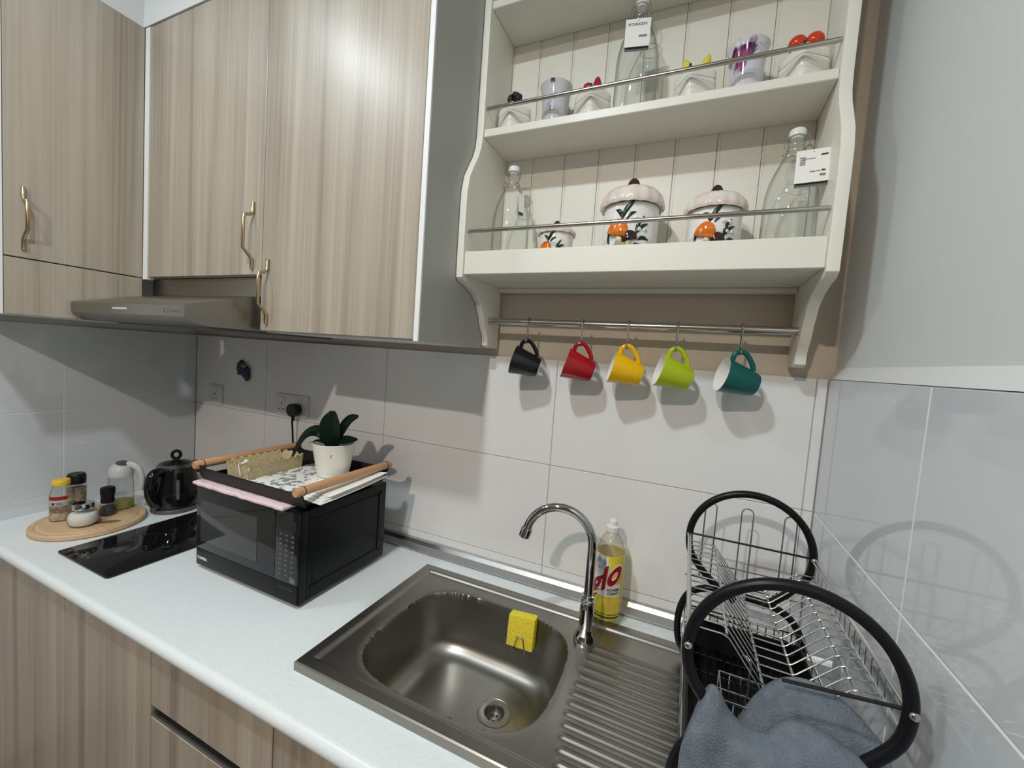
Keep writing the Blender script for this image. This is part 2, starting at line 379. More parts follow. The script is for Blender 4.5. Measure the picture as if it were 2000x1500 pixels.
# ================================================================== BASE UNITS + COUNTER
YD = -.632
def bar_handle(par, x, y, z0, z1, nx=0, ny=-1):
    """satin bow handle standing off a front with normal (nx,ny)"""
    n = V((nx, ny, 0)); s = V((ny, -nx, 0)); p = V((x, y, 0)); q = .026
    b = NB(); h = z1 - z0
    pts = [p + V((0, 0, z1)) + n * .004, p + V((0, 0, z1 - .028)) + n * .004, p + V((0, 0, z1 - .036)) + n * .012, p + V((0, 0, z1 - .040)) + n * q, p + V((0, 0, z1 - .050)) + n * (q + .003), p + V((0, 0, z0 + .052)) + n * (q + .003), p + V((0, 0, z0 + .034)) + n * .010, p + V((0, 0, z0 + .026)) + n * .004, p + V((0, 0, z0)) + n * .004]
    tube(pts, .0046, 8, bm=b)
    return O('handle', b, M_BRASS, par, 50)
def base_unit(x0, x1, label, drawers=False):
    t = thing('base_cabinet', label, 'cabinet', ((x0 + x1) / 2, -.3, 0))
    b = box(x0 + .001, x0 + .017, -.60, -.02, .1, .66); box(x1 - .017, x1 - .001, -.60, -.02, .1, .66, bm=b); box(x0 + .017, x1 - .017, -.60, -.02, .1, .116, bm=b)
    O('carcass', b, M_WHITE, t, None)
    O('plinth', box(x0, x1, -.57, -.555, 0, .099), M_LAM, t, None)
    if not drawers:
        O('door', box(x0 + .0012, x1 - .0012, YD, -.601, .105, .808, .0012, seg=1), M_LAM, t, None)
    else:
        O('drawer_front', box(x0 + .0012, x1 - .0012, YD, -.601, .680, .808, .0012, seg=1), M_LAM, t, None)
        d = O('drawer_front', box(x0 + .0012, x1 - .0012, YD, -.601, .385, .652, .0012, seg=1), M_LAM, t, None)
        O('grip_profile', extrude_poly([(-.631, .652), (-.631, .660), (-.627, .660), (-.612, .652)], lambda a, b, dd: (dd, a, b), x0 + .002, x1 - .002), M_ALU, d, None)
        O('grip_recess', box(x0 + .002, x1 - .002, -.606, -.602, .655, .678), M_DGREY, t, None)
        d2 = O('drawer_front', box(x0 + .0012, x1 - .0012, YD, -.601, .105, .357, .0012, seg=1), M_LAM, t, None)
        O('grip_profile', extrude_poly([(-.631, .357), (-.631, .365), (-.627, .365), (-.612, .357)], lambda a, b, dd: (dd, a, b), x0 + .002, x1 - .002), M_ALU, d2, None)
    return t
base_unit(XL + .002, -2.128, 'narrow wood-grain base cabinet in the corner by the tiled end wall')
base_unit(-2.127, -1.742, 'wood-grain base cabinet with plain door below the chopping board')
base_unit(-1.741, -1.337, 'wood-grain base cabinet with plain door below the black hob')
base_unit(-1.336, -.936, 'wood-grain drawer unit with aluminium grip channel below the microwave', True)
base_unit(-.935, -.002, 'wide wood-grain base cabinet below the steel sink')

# counter top with a cut-out for the sink bowl
SX0, SX1, SY0, SY1 = -.965, -.012, -.568, -.112
HX0, HX1, HY0, HY1 = -.905, -.455, -.555, -.165
cb = NB()
box(XL + .001, HX0, -.64, -.0015, .828, ZC, bm=cb); box(HX1, -.001, -.64, -.0015, .828, ZC, bm=cb)
box(HX0, HX1, -.64, HY0, .828, ZC, bm=cb); box(HX0, HX1, HY1, -.0015, .828, ZC, bm=cb)
nose = [(-.64, .828), (-.648, .829)] + [(-.640 - .016 * math.cos(a), .844 + .016 * math.sin(a)) for a in [(-.9 + i * .2467) for i in range(11)]] + [(-.64, ZC)]
merge(cb, extrude_poly(nose, lambda a, b, d: (d, a, b), XL + .001, -.001))
tag(O('countertop', cb, M_COUNTER, None, 40), 'long white speckled countertop with rounded front edge', 'countertop')

# ================================================================== SINK
sink = thing('kitchen_sink', 'stainless steel inset sink with bowl and ribbed drainboard', 'sink', ((SX0 + SX1) / 2, (SY0 + SY1) / 2, ZC))
BCX, BCY, BHX, BHY = -.683, -.352, .208, .172
ZD = .8735           # deck level
DX, DY = -.622, -.325
ribs = [(-.475 + .0 * i, -.52 + .0245 * i) for i in range(13)]
def sst(t): t = max(0, min(1, t)); return t * t * (3 - 2 * t)
def bowl_d(x, y):
    u, v = abs(x - BCX) / BHX, abs(y - BCY) / BHY
    return (u ** 3.6 + v ** 3.6) ** (1 / 3.6)
def zsink(x, y):
    e = min(x - SX0, SX1 - x, y - SY0, SY1 - y)       # distance to border
    z = .880 - .0065 * sst((e - .024) / .010)
    if e < .003: z -= (.003 - e) ** 2 / .003 * .8
    dd = bowl_d(x, y)
    if dd < 1:
        q = (1 - dd) * min(BHX, BHY)            # ~distance inside the rim
        lip = .0022 * math.exp(-((q - .0) / .004) ** 2)
        if q < .020: wallz = .108 * (q / .020) ** .92
        elif q < .066: wallz = .108 + .042 * math.sqrt(1 - (1 - (q - .020) / .046) ** 2)
        else: wallz = .150
        z = ZD - wallz - .004 * (1 - min(1, math.hypot(x + .622, y + .325) / .16)) * sst(q / .06)
        rd = math.hypot(x - DX, y - DY)
        z -= .020 * (1 - sst((rd - .0215) / .004))
    else:
        q = (dd - 1) * min(BHX, BHY)
        z -= .0018 * math.exp(-(q / .006) ** 2)
        if x > -.47 and e > .03:
            for i in range(13):
                ry = -.515 + .0248 * i
                if abs(y - ry) < .0085:
                    t = (y - ry) / .0085
                    x0 = -.405 - .045 * math.cos((ry + .352) / .22 * 1.2)
                    st = sst((x - x0) / .012)
                    z += .0036 * st * (1 - t * t) ** 2
    return z
nx, ny = 380, 184
verts = []; faces = []
for j in range(ny + 1):
    y = SY0 + (SY1 - SY0) * j / ny
    for i in range(nx + 1):
        x = SX0 + (SX1 - SX0) * i / nx
        verts.append((x, y, zsink(x, y)))
for j in range(ny):
    for i in range(nx):
        a = j * (nx + 1) + i; faces.append((a, a + 1, a + nx + 2, a + nx + 1))
me = bpy.data.meshes.new('s'); me.from_pydata(verts, [], faces); b = NB(); b.from_mesh(me); bpy.data.meshes.remove(me)
b.verts.ensure_lookup_table()
border = [i for i in range(nx + 1)] + [(nx + 1) * j + nx for j in range(1, ny + 1)] + [(nx + 1) * ny + i for i in range(nx - 1, -1, -1)] + [(nx + 1) * j for j in range(ny - 1, 0, -1)]
rim = [b.verts[k] for k in border]
low = [b.verts.new((q.co.x, q.co.y, ZC + .0003)) for q in rim]
for k in range(len(border)):
    j = (k + 1) % len(border); b.faces.new((rim[k], low[k], low[j], rim[j]))
bmesh.ops.recalc_face_normals(b, faces=b.faces)
O('basin', b, M_STEEL, sink, 40)
DZ = zsink(DX + .034, DY)
dr = O('drain', lathe([(.039, .0003), (.0385, .0016), (.0365, .0018), (.0355, .0010), (.0240, .0012), (.0225, .0004), (.0205, -.004), (.0195, -.0165), (0, -.0168)], (DX, DY, DZ), 44), M_STEEL, sink)
hb = NB()
for k in range(6):
    a = k * PI / 3 + .3
    lathe([(0, 0), (.0036, 0), (.0036, .0006), (0, .0006)], (DX + .0115 * math.cos(a), DY + .0115 * math.sin(a), DZ - .0168), 14, bm=hb)
O('strainer_holes', hb, M_INK, dr, None)
O('strainer_screw', lathe([(0, 0), (.0035, 0), (.003, .0015), (0, .002)], (DX, DY, DZ - .0165), 14), M_CHROME, dr)

# ================================================================== TAP
TX, TY = -.457, -.207; TZ = .8735
tap = thing('tap', 'chrome swan-neck kitchen tap standing on the sink', 'tap', (TX, TY, TZ))
O('base', lathe([(.0, 0), (.026, 0), (.0265, .006), (.024, .016), (.018, .024), (.0155, .032), (0, .032)], (TX, TY, TZ), 32), M_CHROME, tap)
O('body', lathe([(0, .03), (.0150, .03), (.0168, .060), (.0165, .085), (.0135, .096), (0, .096)], (TX, TY, TZ), 28), M_CHROME, tap)
O('collar', lathe([(0, .094), (.0145, .094), (.0165, .097), (.0165, .101), (.0140, .104), (.0155, .108), (.0150, .112), (0, .113)], (TX, TY, TZ), 28), M_CHROME, tap)
O('lever', extrude_poly([(-.006, 0), (.006, 0), (.0075, .04), (.006, .068), (0, .073), (-.006, .068), (-.0075, .04)], lambda a, b, d: (TX - .002 + a, TY - .0165 - d - .02 * max(0, b - .05), TZ + .016 + b), 0, .004, .001), M_CHROME, tap)
dirx = V((-1, -.16, 0)).normalized(); R0 = .078
pth = [V((TX, TY, TZ + .105)), V((TX, TY, TZ + .15)), V((TX, TY, TZ + .2))]
cz = TZ + .228
for k in range(0, 19):
    a = PI * k / 18 * .93; pth.append(V((TX, TY, cz)) + dirx * (R0 - R0 * math.cos(a)) + V((0, 0, R0 * math.sin(a))))
end = pth[-1]; dend = (pth[-1] - pth[-2]).normalized(); pth.append(end + dend * .010)
O('spout', tube(pth, .0105, 16), M_CHROME, tap, 60)
O('aerator', lathe([(0, 0), (.0125, 0), (.0138, .003), (.0138, .022), (.0120, .024), (0, .0245)], (0, 0, 0), 24, M=axis_to(dend, end)), M_CHROME, tap)

# ================================================================== DETERGENT BOTTLE
DBX, DBY = -.432, -.0845
db = thing('detergent_bottle', 'clear dish soap bottle with yellow lemon label behind the tap', 'bottle', (DBX, DBY, ZC))
RB = .0355
O('body', lathe([(0, 0), (.031, 0), (RB, .006), (RB, .175), (.034, .195), (.027, .215), (.017, .232), (.0135, .236), (.0135, .246), (0, .246)], (DBX, DBY, ZC), 36), M_PLAS, db)
O('liquid', lathe([(0, .003), (.030, .003), (.034, .008), (.034, .028), (0, .028)], (DBX, DBY, ZC), 30), M_LIQ, db)
lb = O('label', lathe([(RB + .0003, .024), (RB + .0007, .024), (RB + .0007, .186), (RB - .0002, .186)], (DBX, DBY, ZC), 40), M_LABY, db)
A0 = -PI / 2 + .10
def patch(nm, m, a0, a1, z0, z1, off, par, slope=0., n=12):
    b = NB(); lo = []; hi = []
    for i in range(n + 1):
        a = a0 + (a1 - a0) * i / n; r = RB + off; s = slope * (a - a0) / (a1 - a0)
        lo.append(b.verts.new((DBX + r * math.cos(a), DBY + r * math.sin(a), ZC + z0 + s))); hi.append(b.verts.new((DBX + r * math.cos(a), DBY + r * math.sin(a), ZC + z1 + s)))
    for i in range(n): b.faces.new((lo[i], lo[i + 1], hi[i + 1], hi[i]))
    return O(nm, b, m, par)
patch('white_panel', M_LABW, A0 - .75, A0 + .95, .082, .112, .0010, lb, .004)
patch('white_panel', M_LABW, A0 - 1.1, A0 - .05, .11, .184, .0010, lb)
patch('blue_panel', M_LABBLUE, A0 - 1.0, A0 - .2, .150, .182, .0014, lb)
patch('green_band', M_LABGREEN, A0 - 1.4, A0 + 1.4, .028, .033, .0012, lb)
patch('green_band', M_LABGREEN, A0 - 1.4, A0 + 1.4, .037, .039, .0012, lb)
def diag(b, k):
    for v in b.verts: v.co.y += v.co.x * k
    return b
for s, m, off, bold in (('glo', M_LABW, .0012, .0058), ('glo', M_LABRED, .0018, .0026)):
    t_ = diag(text_bm(s, .078, .0003, bold=bold, shear=.12), .60)
    for v in t_.verts: v.co.x *= .84
    O('lettering', wrap_cyl(t_, (DBX, DBY), RB + off, A0 - .16, ZC + .128), m, lb, None)
for s, z in (('POWER', .102), ('CLEAN', .0935)):
    O('lettering', wrap_cyl(diag(text_bm(s, .0092, .0002, bold=.0002), .1), (DBX, DBY), RB + .0014, A0 + .42, ZC + z), M_INK, lb, None)
for (a, z, r) in ((.28, .068, .011), (.15, .052, .012)):
    for m, rr, off in ((M_LEMON, r, .0014), (M_LEMON2, r * .82, .0018)):
        b = NB(); cv = b.verts.new((0, 0, 0)); rg = [b.verts.new((rr * math.cos(q * PI / 10), rr * math.sin(q * PI / 10), 0)) for q in range(20)]
        for q in range(20): b.faces.new((cv, rg[q], rg[(q + 1) % 20]))
        O('lemon_slice', wrap_cyl(b, (DBX, DBY), RB + off, A0 + a, ZC + z, .004), m, lb, None)
O('cap', lathe([(0, .240), (.0165, .240), (.0165, .252), (.012, .255), (.0105, .266), (.006, .270), (0, .270)], (DBX, DBY, ZC), 28), M_LABW, db)

# ================================================================== SPONGE + HOLDER
sp = thing('sponge', 'yellow sponge hanging inside the sink bowl', 'sponge', (-.612, -.206, .80))
b = box(-.648, -.578, -.217, -.193, .805, .880, .005)
for v in b.verts: v.co.z += .006 * math.sin((v.co.x + .648) * 26) * (1 if v.co.z > .84 else .4); v.co.y -= (v.co.z - .84) * -.10
O('block', b, M_YEL, sp)
sh = thing('sponge_holder', 'thin steel wire clip holding the yellow sponge', 'holder', (-.610, -.225, .80))
O('wire', tube(cr([(-.628, -.190, .796), (-.628, -.224, .796), (-.624, -.2245, .812), (-.618, -.2225, .836), (-.612, -.222, .838), (-.604, -.222, .836), (-.598, -.2245, .812), (-.592, -.226, .796), (-.592, -.190, .796)], 4), .0013, 6), M_WIRE, sh)

# ================================================================== DISH RACK
RX0, RX1, RYB, RYF = -.257, -.030, -.155, -.552
RXC = (RX0 + RX1) / 2; RW = (RX1 - RX0) / 2
rack = thing('dish_rack', 'two-tier chrome wire dish rack with black tubular hoop ends', 'dish rack', (RXC, (RYB + RYF) / 2, ZD))
def hoop(y):
    zc = 1.158; b = NB()
    # upper hoop, ends curling in to the waist
    pts = [(RXC + .035, 1.043), (RXC + .060, 1.062), (RXC + .092, 1.098)]
    for k in range(13):
        a = -.30 + (PI + .60) * k / 12; pts.append((RXC + RW * math.cos(a), zc + .112 * math.sin(a) + (0 if math.sin(a) > 0 else 0)))
    pts += [(RXC - .092, 1.098), (RXC - .055, 1.062), (RXC - .015, 1.036)]
    tube(cr([(p[0], y, p[1]) for p in pts], 4), .0075, 10, bm=b)
    # lower hoop
    pts = [(RXC - .020, 1.046), (RXC - .060, 1.050), (RXC - .100, 1.030), (RXC - .118, .985), (RXC - .118, .930), (RXC - .104, .896), (RXC - .07, .884), (RXC, .8835), (RXC + .07, .884), (RXC + .102, .896), (RXC + .114, .93), (RXC + .112, .985), (RXC + .088, 1.028), (RXC + .05, 1.046), (RXC + .005, 1.050)]
    tube(cr([(p[0], y + .001, p[1]) for p in pts], 4), .0072, 10, bm=b)
    f = O('end_frame', b, M_RUBBER, rack, 60)
    sgn = -1
    for x in (RX0, RX1):
        rb = sphere((x, y - .008, 1.162), .0052, (1, .7, 1), 12); O('rivet', rb, M_CHROME, f)
    O('cross_bar', tube([(RX0 if y > -.3 else -.150, y + .002, 1.162 if y > -.3 else 1.150), (RX1, y + .002, 1.162)], .0022, 6), M_BLACK, f)
for y in (RYB, RYF): hoop(y)
W = .0013
prof = [(RX0, 1.150), (-.212, 1.150), (-.203, 1.146), (-.156, 1.084), (-.150, 1.080), (-.110, 1.079), (-.103, 1.082), (-.062, 1.126), (-.054, 1.130), (RX1, 1.131)]
def rod(nm, pts, r, n=6, m=None): return O(nm, tube(pts, r, n), m or M_WIRE, rack, 60)
rod('side_rail', [(RX0, RYB, 1.164), (RX0, RYF, 1.164)], .0036, 8); rod('side_rail', [(RX1, RYB, 1.160), (RX1, RYF, 1.160)], .0036, 8)
rod('side_rail', [(RX0, RYB, 1.148), (RX0, RYF, 1.148)], .0024); rod('side_rail', [(RX1, RYB, 1.130), (RX1, RYF, 1.130)], .0024)
for x, z in ((-.205, 1.147), (-.151, 1.077), (-.106, 1.077), (-.056, 1.127)): rod('long_wire', [(x, RYB, z), (x, -.482, z)], .0019)
wire0 = None
NW = 15
for i in range(NW):
    y = RYB - .012 + (RYF - RYB + .075) * i / (NW - 1)
    if wire0 is None:
        wire0 = O('plate_wire', tube([(p[0], y, p[1]) for p in prof], W, 6), M_WIRE, rack, 60); Y0 = y
    else:
        o = wire0.copy(); COL.objects.link(o); o.parent = rack; o.location = (0, y - Y0, 0)
# zig-zag side wires on the wall side
for i in range(18):
    y = RYB - .02 + (RYF - RYB + .04) * i / 17
    rod('side_wire', [(RX1, y, 1.160), (RX1 + .001, y, 1.130)], .0011, 5)
    rod('side_wire', [(RX0, y, 1.164), (RX0 - .001, y, 1.148)], .0011, 5)
# cup loops at the far end
for xc in (-.218, -.148, -.070):
    rod('cup_loop', [(xc - .011, RYB + .016, 1.060)] + [(xc - .011 * math.cos(k * PI / 10), RYB + .016, 1.223 + .011 * math.sin(k * PI / 10)) for k in range(11)] + [(xc + .011, RYB + .016, 1.060)], .0017)
rod('cup_loop_bar', [(RX0, RYB + .014, 1.100), (RX1, RYB + .014, 1.100)], .0016); rod('cup_loop_bar', [(RX0, RYB + .014, 1.062), (RX1, RYB + .014, 1.062)], .0016)
# lower basket: shallow wire cage above a black drip tray
for z in (1.005, .965):
    rod('basket_rim', [(RX0 + .004, RYB - .008, z), (RX0 + .004, RYF + .008, z), (RX1 - .006, RYF + .008, z), (RX1 - .006, RYB - .008, z), (RX0 + .004, RYB - .008, z)], .0020)
for i in range(15):
    x = RX0 + .012 + i * .0148
    rod('basket_wire', [(x, RYB - .008, 1.005), (x, RYB - .009, .925), (x, RYF + .009, .925), (x, RYF + .008, 1.005)], .0012, 5)
for i in range(7):
    y = RYB - .04 - i * .053
    rod('basket_wire', [(RX0 + .004, y, 1.005), (RX0 + .006, y, .924), (RX1 - .008, y, .924), (RX1 - .006, y, 1.005)], .0012, 5)
# rear spiral hook and low bar
rod('hook_bar', cr([(RX0 + .004, RYB - .03, 1.012), (-.15, RYB - .035, 1.006), (-.075, RYB - .04, 1.004), (-.052, RYB - .045, .993), (-.060, RYB - .05, .982), (-.082, RYB - .05, .985), (-.086, RYB - .05, .996)], 5), .0018, 6, M_BLACK)
# cutlery basket toward the front
for z in (1.062, 1.035):
    rod('cutlery_rim', [(-.205, -.44, z), (-.10, -.44, z), (-.10, -.50, z), (-.205, -.50, z), (-.205, -.44, z)], .0016)
for i in range(8):
    x = -.205 + i * .015
    rod('cutlery_wire', [(x, -.44, 1.062), (x, -.44, .96), (x, -.50, .96), (x, -.50, 1.062)], .0010, 5)
rod('cutlery_hook', cr([(-.165, -.44, 1.035), (-.165, -.44, 1.085), (-.168, -.436, 1.094), (-.174, -.43, 1.092)], 4), .0018)
# black drip tray
b = NB()
box(RX0 + .006, RX1 - .008, RYF + .006, RYB - .006, .890, .894, bm=b)
box(RX0 + .006, RX0 + .009, RYF + .006, RYB - .006, .894, .922, bm=b); box(RX1 - .011, RX1 - .008, RYF + .006, RYB - .006, .894, .922, bm=b)
box(RX0 + .009, RX1 - .011, RYF + .006, RYF + .009, .894, .922, bm=b); box(RX0 + .009, RX1 - .011, RYB - .009, RYB - .006, .894, .922, bm=b)
O('drip_tray', b, M_BLACK, rack, None)
b = NB()
box(RX0 + .0095, RX0 + .013, RYF + .010, RYB - .010, .923, 1.000, bm=b); box(RX1 - .016, RX1 - .0125, RYF + .010, RYB - .010, .923, 1.000, bm=b)
box(RX0 + .013, RX1 - .016, RYB - .014, RYB - .0105, .923, .985, bm=b)
O('basket_liner', b, M_BLACK, rack, None)

# towel bunched over the front end of the rack
tw = thing('towel', 'crumpled blue-grey cloth draped over the front of the dish rack', 'towel', (-.13, -.52, 1.0))
def sheet(crest, back, front, seed, nm):
    """crest: (x,y,z) line; back/front: list of (dy,dz) steps away from the crest"""
    P = cr(crest, 10); prof_ = [V((0, d[0], d[1])) for d in back[::-1]] + [V((0, 0, 0))] + [V((0, d[0], d[1])) for d in front]
    prof_ = cr(prof_, 7); b = NB(); grid = []; n_ = len(P) - 1
    for i, p in enumerate(P):
        row = []; u = i / n_
        for j, d in enumerate(prof_):
            q = p + d; far = min(1, d.length / .05)
            w1 = noise.noise(V((q.x * 22, q.y * 16, q.z * 9 + seed))); w2 = noise.noise(V((q.x * 60, q.y * 40, q.z * 25 + seed + 7)))
            row.append(b.verts.new((q.x + .010 * w1 * far + (u - .5) * .05 * max(0, -d.y) / .06, q.y + (.014 * w1 + .004 * w2) * far, q.z + (.010 * w1 + .003 * w2) * far)))
        grid.append(row)
    for A, B in zip(grid, grid[1:]):
        for j in range(len(prof_) - 1): b.faces.new((A[j], A[j + 1], B[j + 1], B[j]))
    bmesh.ops.solidify(b, geom=b.faces[:], thickness=.0032)
    O(nm, b, M_CLOTH, tw, 80)
sheet([(-.186, -.505, 1.022), (-.174, -.500, 1.062), (-.154, -.497, 1.098), (-.131, -.495, 1.120), (-.098, -.497, 1.126), (-.066, -.503, 1.113), (-.036, -.512, 1.090)], [(.018, -.012), (.040, -.045), (.050, -.10)], [(-.014, -.010), (-.028, -.034), (-.036, -.075), (-.040, -.13)], 2.3, 'cloth_back_fold')
sheet([(-.240, -.548, 1.070), (-.233, -.546, 1.094), (-.224, -.545, 1.110), (-.213, -.545, 1.104), (-.200, -.547, 1.084), (-.180, -.550, 1.073), (-.160, -.550, 1.076), (-.137, -.546, 1.098), (-.106, -.548, 1.100), (-.070, -.553, 1.090), (-.036, -.560, 1.070)], [(.012, -.008), (.020, -.030), (.022, -.07)], [(-.016, -.006), (-.034, -.026), (-.046, -.07), (-.052, -.13), (-.054, -.19)], 5.9, 'cloth_front_fold')

# ================================================================== WALL CABINETS
DYF = -.372
cabA = thing('wall_cabinet', 'tall wood-grain wall cabinet next to the open cream shelf', 'cabinet', (-1.117, -.18, 1.541))
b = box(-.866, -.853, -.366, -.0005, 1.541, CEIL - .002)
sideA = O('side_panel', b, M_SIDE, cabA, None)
O('edge_band', box(-.8662, -.8528, -.372, -.3662, 1.541, CEIL - .002, .0015), M_WHITE, cabA, None)
b = box(-1.382, -1.366, -.35, -.0005, 1.541, 2.474); box(-1.366, -.866, -.35, -.0005, 1.5415, 1.557, bm=b); box(-1.366, -.866, -.35, -.0005, 2.458, 2.474, bm=b)
O('carcass', b, M_WHITE, cabA, None)
d = O('door', box(-1.381, -.8675, DYF, -.353, 1.545, 2.474, .0012, seg=1), M_LAM, cabA, None)
bar_handle(d, -1.353, DYF, 1.563, 1.737)
cabB = thing('wall_cabinet', 'shorter wood-grain wall cabinet directly above the cooker hood', 'cabinet', (-1.66, -.18, 1.695))
b = box(-1.937, -1.921, -.35, -.0005, 1.698, 2.474); box(-1.399, -1.384, -.35, -.0005, 1.698, 2.474, bm=b); box(-1.921, -1.399, -.35, -.0005, 1.698, 1.714, bm=b); box(-1.921, -1.399, -.35, -.0005, 2.458, 2.474, bm=b)
O('carcass', b, M_WHITE, cabB, None)
d = O('door', box(-1.936, -1.3835, DYF, -.353, 1.697, 2.474, .0012, seg=1), M_LAM, cabB, None)
bar_handle(d, -1.419, DYF, 1.712, 1.893)
cabC = thing('wall_cabinet', 'wood-grain wall cabinet on the end wall facing along the counter', 'cabinet', (-2.15, -.53, 1.541))
b = box(XL + .001, -1.981, -.672, -.656, 1.541, 2.474); box(XL + .001, -1.981, -.39, -.374, 1.541, 2.474, bm=b); box(XL + .001, -1.981, -.656, -.39, 1.541, 1.557, bm=b); box(XL + .001, -1.981, -.656, -.39, 2.458, 2.474, bm=b)
O('carcass', b, M_WHITE, cabC, None)
O('edge_band', box(-1.981, -1.961, -.682, -.673, 1.541, 2.474), M_WHITE, cabC, None)
d = O('door', box(-1.980, -1.962, -.671, -.3745, 1.695, 2.474, .0012, seg=1), M_LAM, cabC, None)
bar_handle(d, -1.962, -.637, 1.716, 1.882, 1, 0)
O('filler_panel', box(-1.980, -1.962, -.671, -.374, 1.541, 1.692, .0012, seg=1), M_LAM, cabC, None)
O('corner_strip', box(-1.9615, -1.9375, -.3735, -.354, 1.690, 2.474), M_WHITE, cabC, None)

# ================================================================== COOKER HOOD
hood = thing('cooker_hood', 'slim stainless cooker hood tucked under the short wall cabinet', 'cooker hood', (-1.68, -.3, 1.541))
O('canopy', extrude_poly([(-.03, 1.543), (-.484, 1.543), (-.510, 1.546), (-.535, 1.553), (-.545, 1.562), (-.546, 1.588), (-.541, 1.593), (-.372, 1.636), (-.03, 1.640)], lambda a, b, dd: (dd, a, b), -1.956, -1.402, .0015), M_STEEL_D, hood, 40)
O('upper_box', box(-1.961, -1.392, -.345, -.03, 1.641, 1.695), M_STEEL_D, hood, None)
O('filter_panel', box(-1.90, -1.45, -.46, -.06, 1.538, 1.5435), M_DGREY, hood, None)
for k in range(6):
    O('push_button', box(-1.720 + k * .0115, -1.7125 + k * .0115, -.5485, -.5455, 1.5745, 1.5785), M_WPRINT, hood, None)
b = text_bm('Electrolux', .013, .0003, 'LEFT'); O('logo_text', xf(b, orient((1, 0, 0), (0, 0, 1), (-1.472, -.5462, 1.575))), M_GREYINK, hood, None)
b = text_bm('E', .022, .0003); O('logo_mark', xf(b, orient((1, 0, 0), (0, 0, 1), (-1.484, -.5462, 1.574))), M_GREYINK, hood, None)

# ================================================================== OPEN WALL SHELF
shelf = thing('wall_shelf', 'cream painted wall shelf with scalloped sides and steel rails', 'shelf', (-.458, 0, 1.54))
IX0, IX1 = -.833, -.083
outl = [(-.0005, 1.543), (-.060, 1.543), (-.070, 1.549), (-.071, 1.572), (-.082, 1.588), (-.094, 1.606), (-.103, 1.630), (-.124, 1.662), (-.155, 1.685), (-.190, 1.697), (-.220, 1.703), (-.231, 1.713), (-.232, 1.76), (-.232, 1.88), (-.231, 1.925), (-.222, 1.965), (-.204, 1.998), (-.186, 2.028), (-.176, 2.055), (-.172, 2.09), (-.171, 2.25), (-.171, 2.62), (-.0005, 2.62)]
for x0, x1 in ((IX0 - .0185, IX0), (IX1, IX1 + .021)):
    O('side_board', extrude_poly(outl, lambda a, b, dd: (dd, a, b), x0, x1, .003), M_CREAM, shelf, 40)
for z0, z1, yf in ((1.722, 1.742, -.208), (2.084, 2.104, -.166), (2.402, 2.421, -.164)):
    s_ = O('shelf_board', box(IX0 + .0003, IX1 - .0003, yf, -.0255, z0, z1, .0015, seg=1), M_CREAM, shelf, None)
    for xx in ((-.70, -.62, -.42, -.16, -.12) if z0 < 2.2 else ()):
        O('screw_cap', lathe([(0, -.0014), (.0045, -.0012), (.0055, 0), (0, 0)], (xx, yf * .62 - .02 * (xx > -.15), z0), 14), M_CREAM, s_)
O('front_rail_board', box(IX0 + .0003, IX1 - .0003, -.2255, -.2085, 1.720, 1.777, .0015, seg=1), M_CREAM, shelf, None)
pe = [IX0, -.7505] + [-.7505 + .0945 * k for k in range(1, 7)] + [IX1]
for x0, x1 in zip(pe, pe[1:]):
    O('back_plank', extrude_poly([(x0 + .0004, -.012), (x0 + .0004, -.0236), (x0 + .0014, -.025), (x0 + .0052, -.025), (x0 + .0060, -.0236), (x0 + .0072, -.0236), (x0 + .0080, -.025), (x1 - .0014, -.025), (x1 - .0004, -.0236), (x1 - .0004, -.012)], lambda a, b, dd: (a, b, dd), 1.722, 2.62), M_CREAM, shelf, None)
O('back_lower_board', box(IX0 + .0003, IX1 - .0003, -.024, -.0005, 1.710, 1.7215, .001, seg=1), M_CREAM, shelf, None)
for y, z, r in ((-.216, 1.829, .0048), (-.160, 2.158, .0048), (-.069, 1.620, .0092)):
    O('rail', tube([(IX0 + .0002, y, z), (IX1 - .0002, y, z)], r, 14), M_ROD, shelf, 50)

# ================================================================== HOOKS + MUGS
def make_hook():
    t = thing('hook', 'steel S-hook on the shelf rail', 'hook', (0, 0, 0))
    pts = [(0, .0118, -.006), (0, .0120, .002), (0, .0085, .0090), (0, 0, .0122), (0, -.0085, .0090), (0, -.0120, .002), (0, -.0110, -.012), (0, -.006, -.035), (0, -.002, -.046), (0, -.0035, -.054), (0, -.010, -.057), (0, -.0165, -.053), (0, -.018, -.047)]
    O('wire', tube(cr(pts, 4), .0026, 8), M_ROD, t, local=True); return t
MUGH = .076
def make_mug(colname):
    """axis along +z locally, handle toward +x; origin at body centre bottom"""
    t = thing('mug', '', 'mug', (0, 0, 0), group='mugs hanging from the shelf rail'); g_ = MATS['glaze_' + colname]
    O('body', lathe([(0, .0022), (.0205, .0022), (.0225, 0), (.0245, .001), (.028, .010), (.0345, .045), (.0402, .0745), (.0405, MUGH), (.0398, MUGH + .0006)], (0, 0, 0), 40), g_, t, local=True)
    O('inside', lathe([(.0398, MUGH + .0006), (.0382, MUGH + .0002), (.0378, .074), (.032, .045), (.026, .012), (.020, .006), (0, .006)], (0, 0, 0), 40), M_WGLAZE, t, local=True)
    O('foot', lathe([(0, .0018), (.0190, .0018), (.0205, -.0004), (.0225, -.0004), (.0242, .0012)], (0, 0, 0), 36), M_WGLAZE, t, local=True)
    hp = cr([(.0375, 0, .066), (.048, 0, .0665), (.057, 0, .062), (.0615, 0, .052), (.058, 0, .041), (.049, 0, .0305), (.040, 0, .022), (.0285, 0, .0155)], 5)
    O('handle', tube(hp, .0042, 10, flat=1.35), g_, t, 60, local=True)
    return t
hook0 = make_hook(); first = True
hx = {'black': -.707, 'red': -.5555, 'yellow': -.4385, 'lime_green': -.324, 'teal_green': -.189}
order = list(hx)
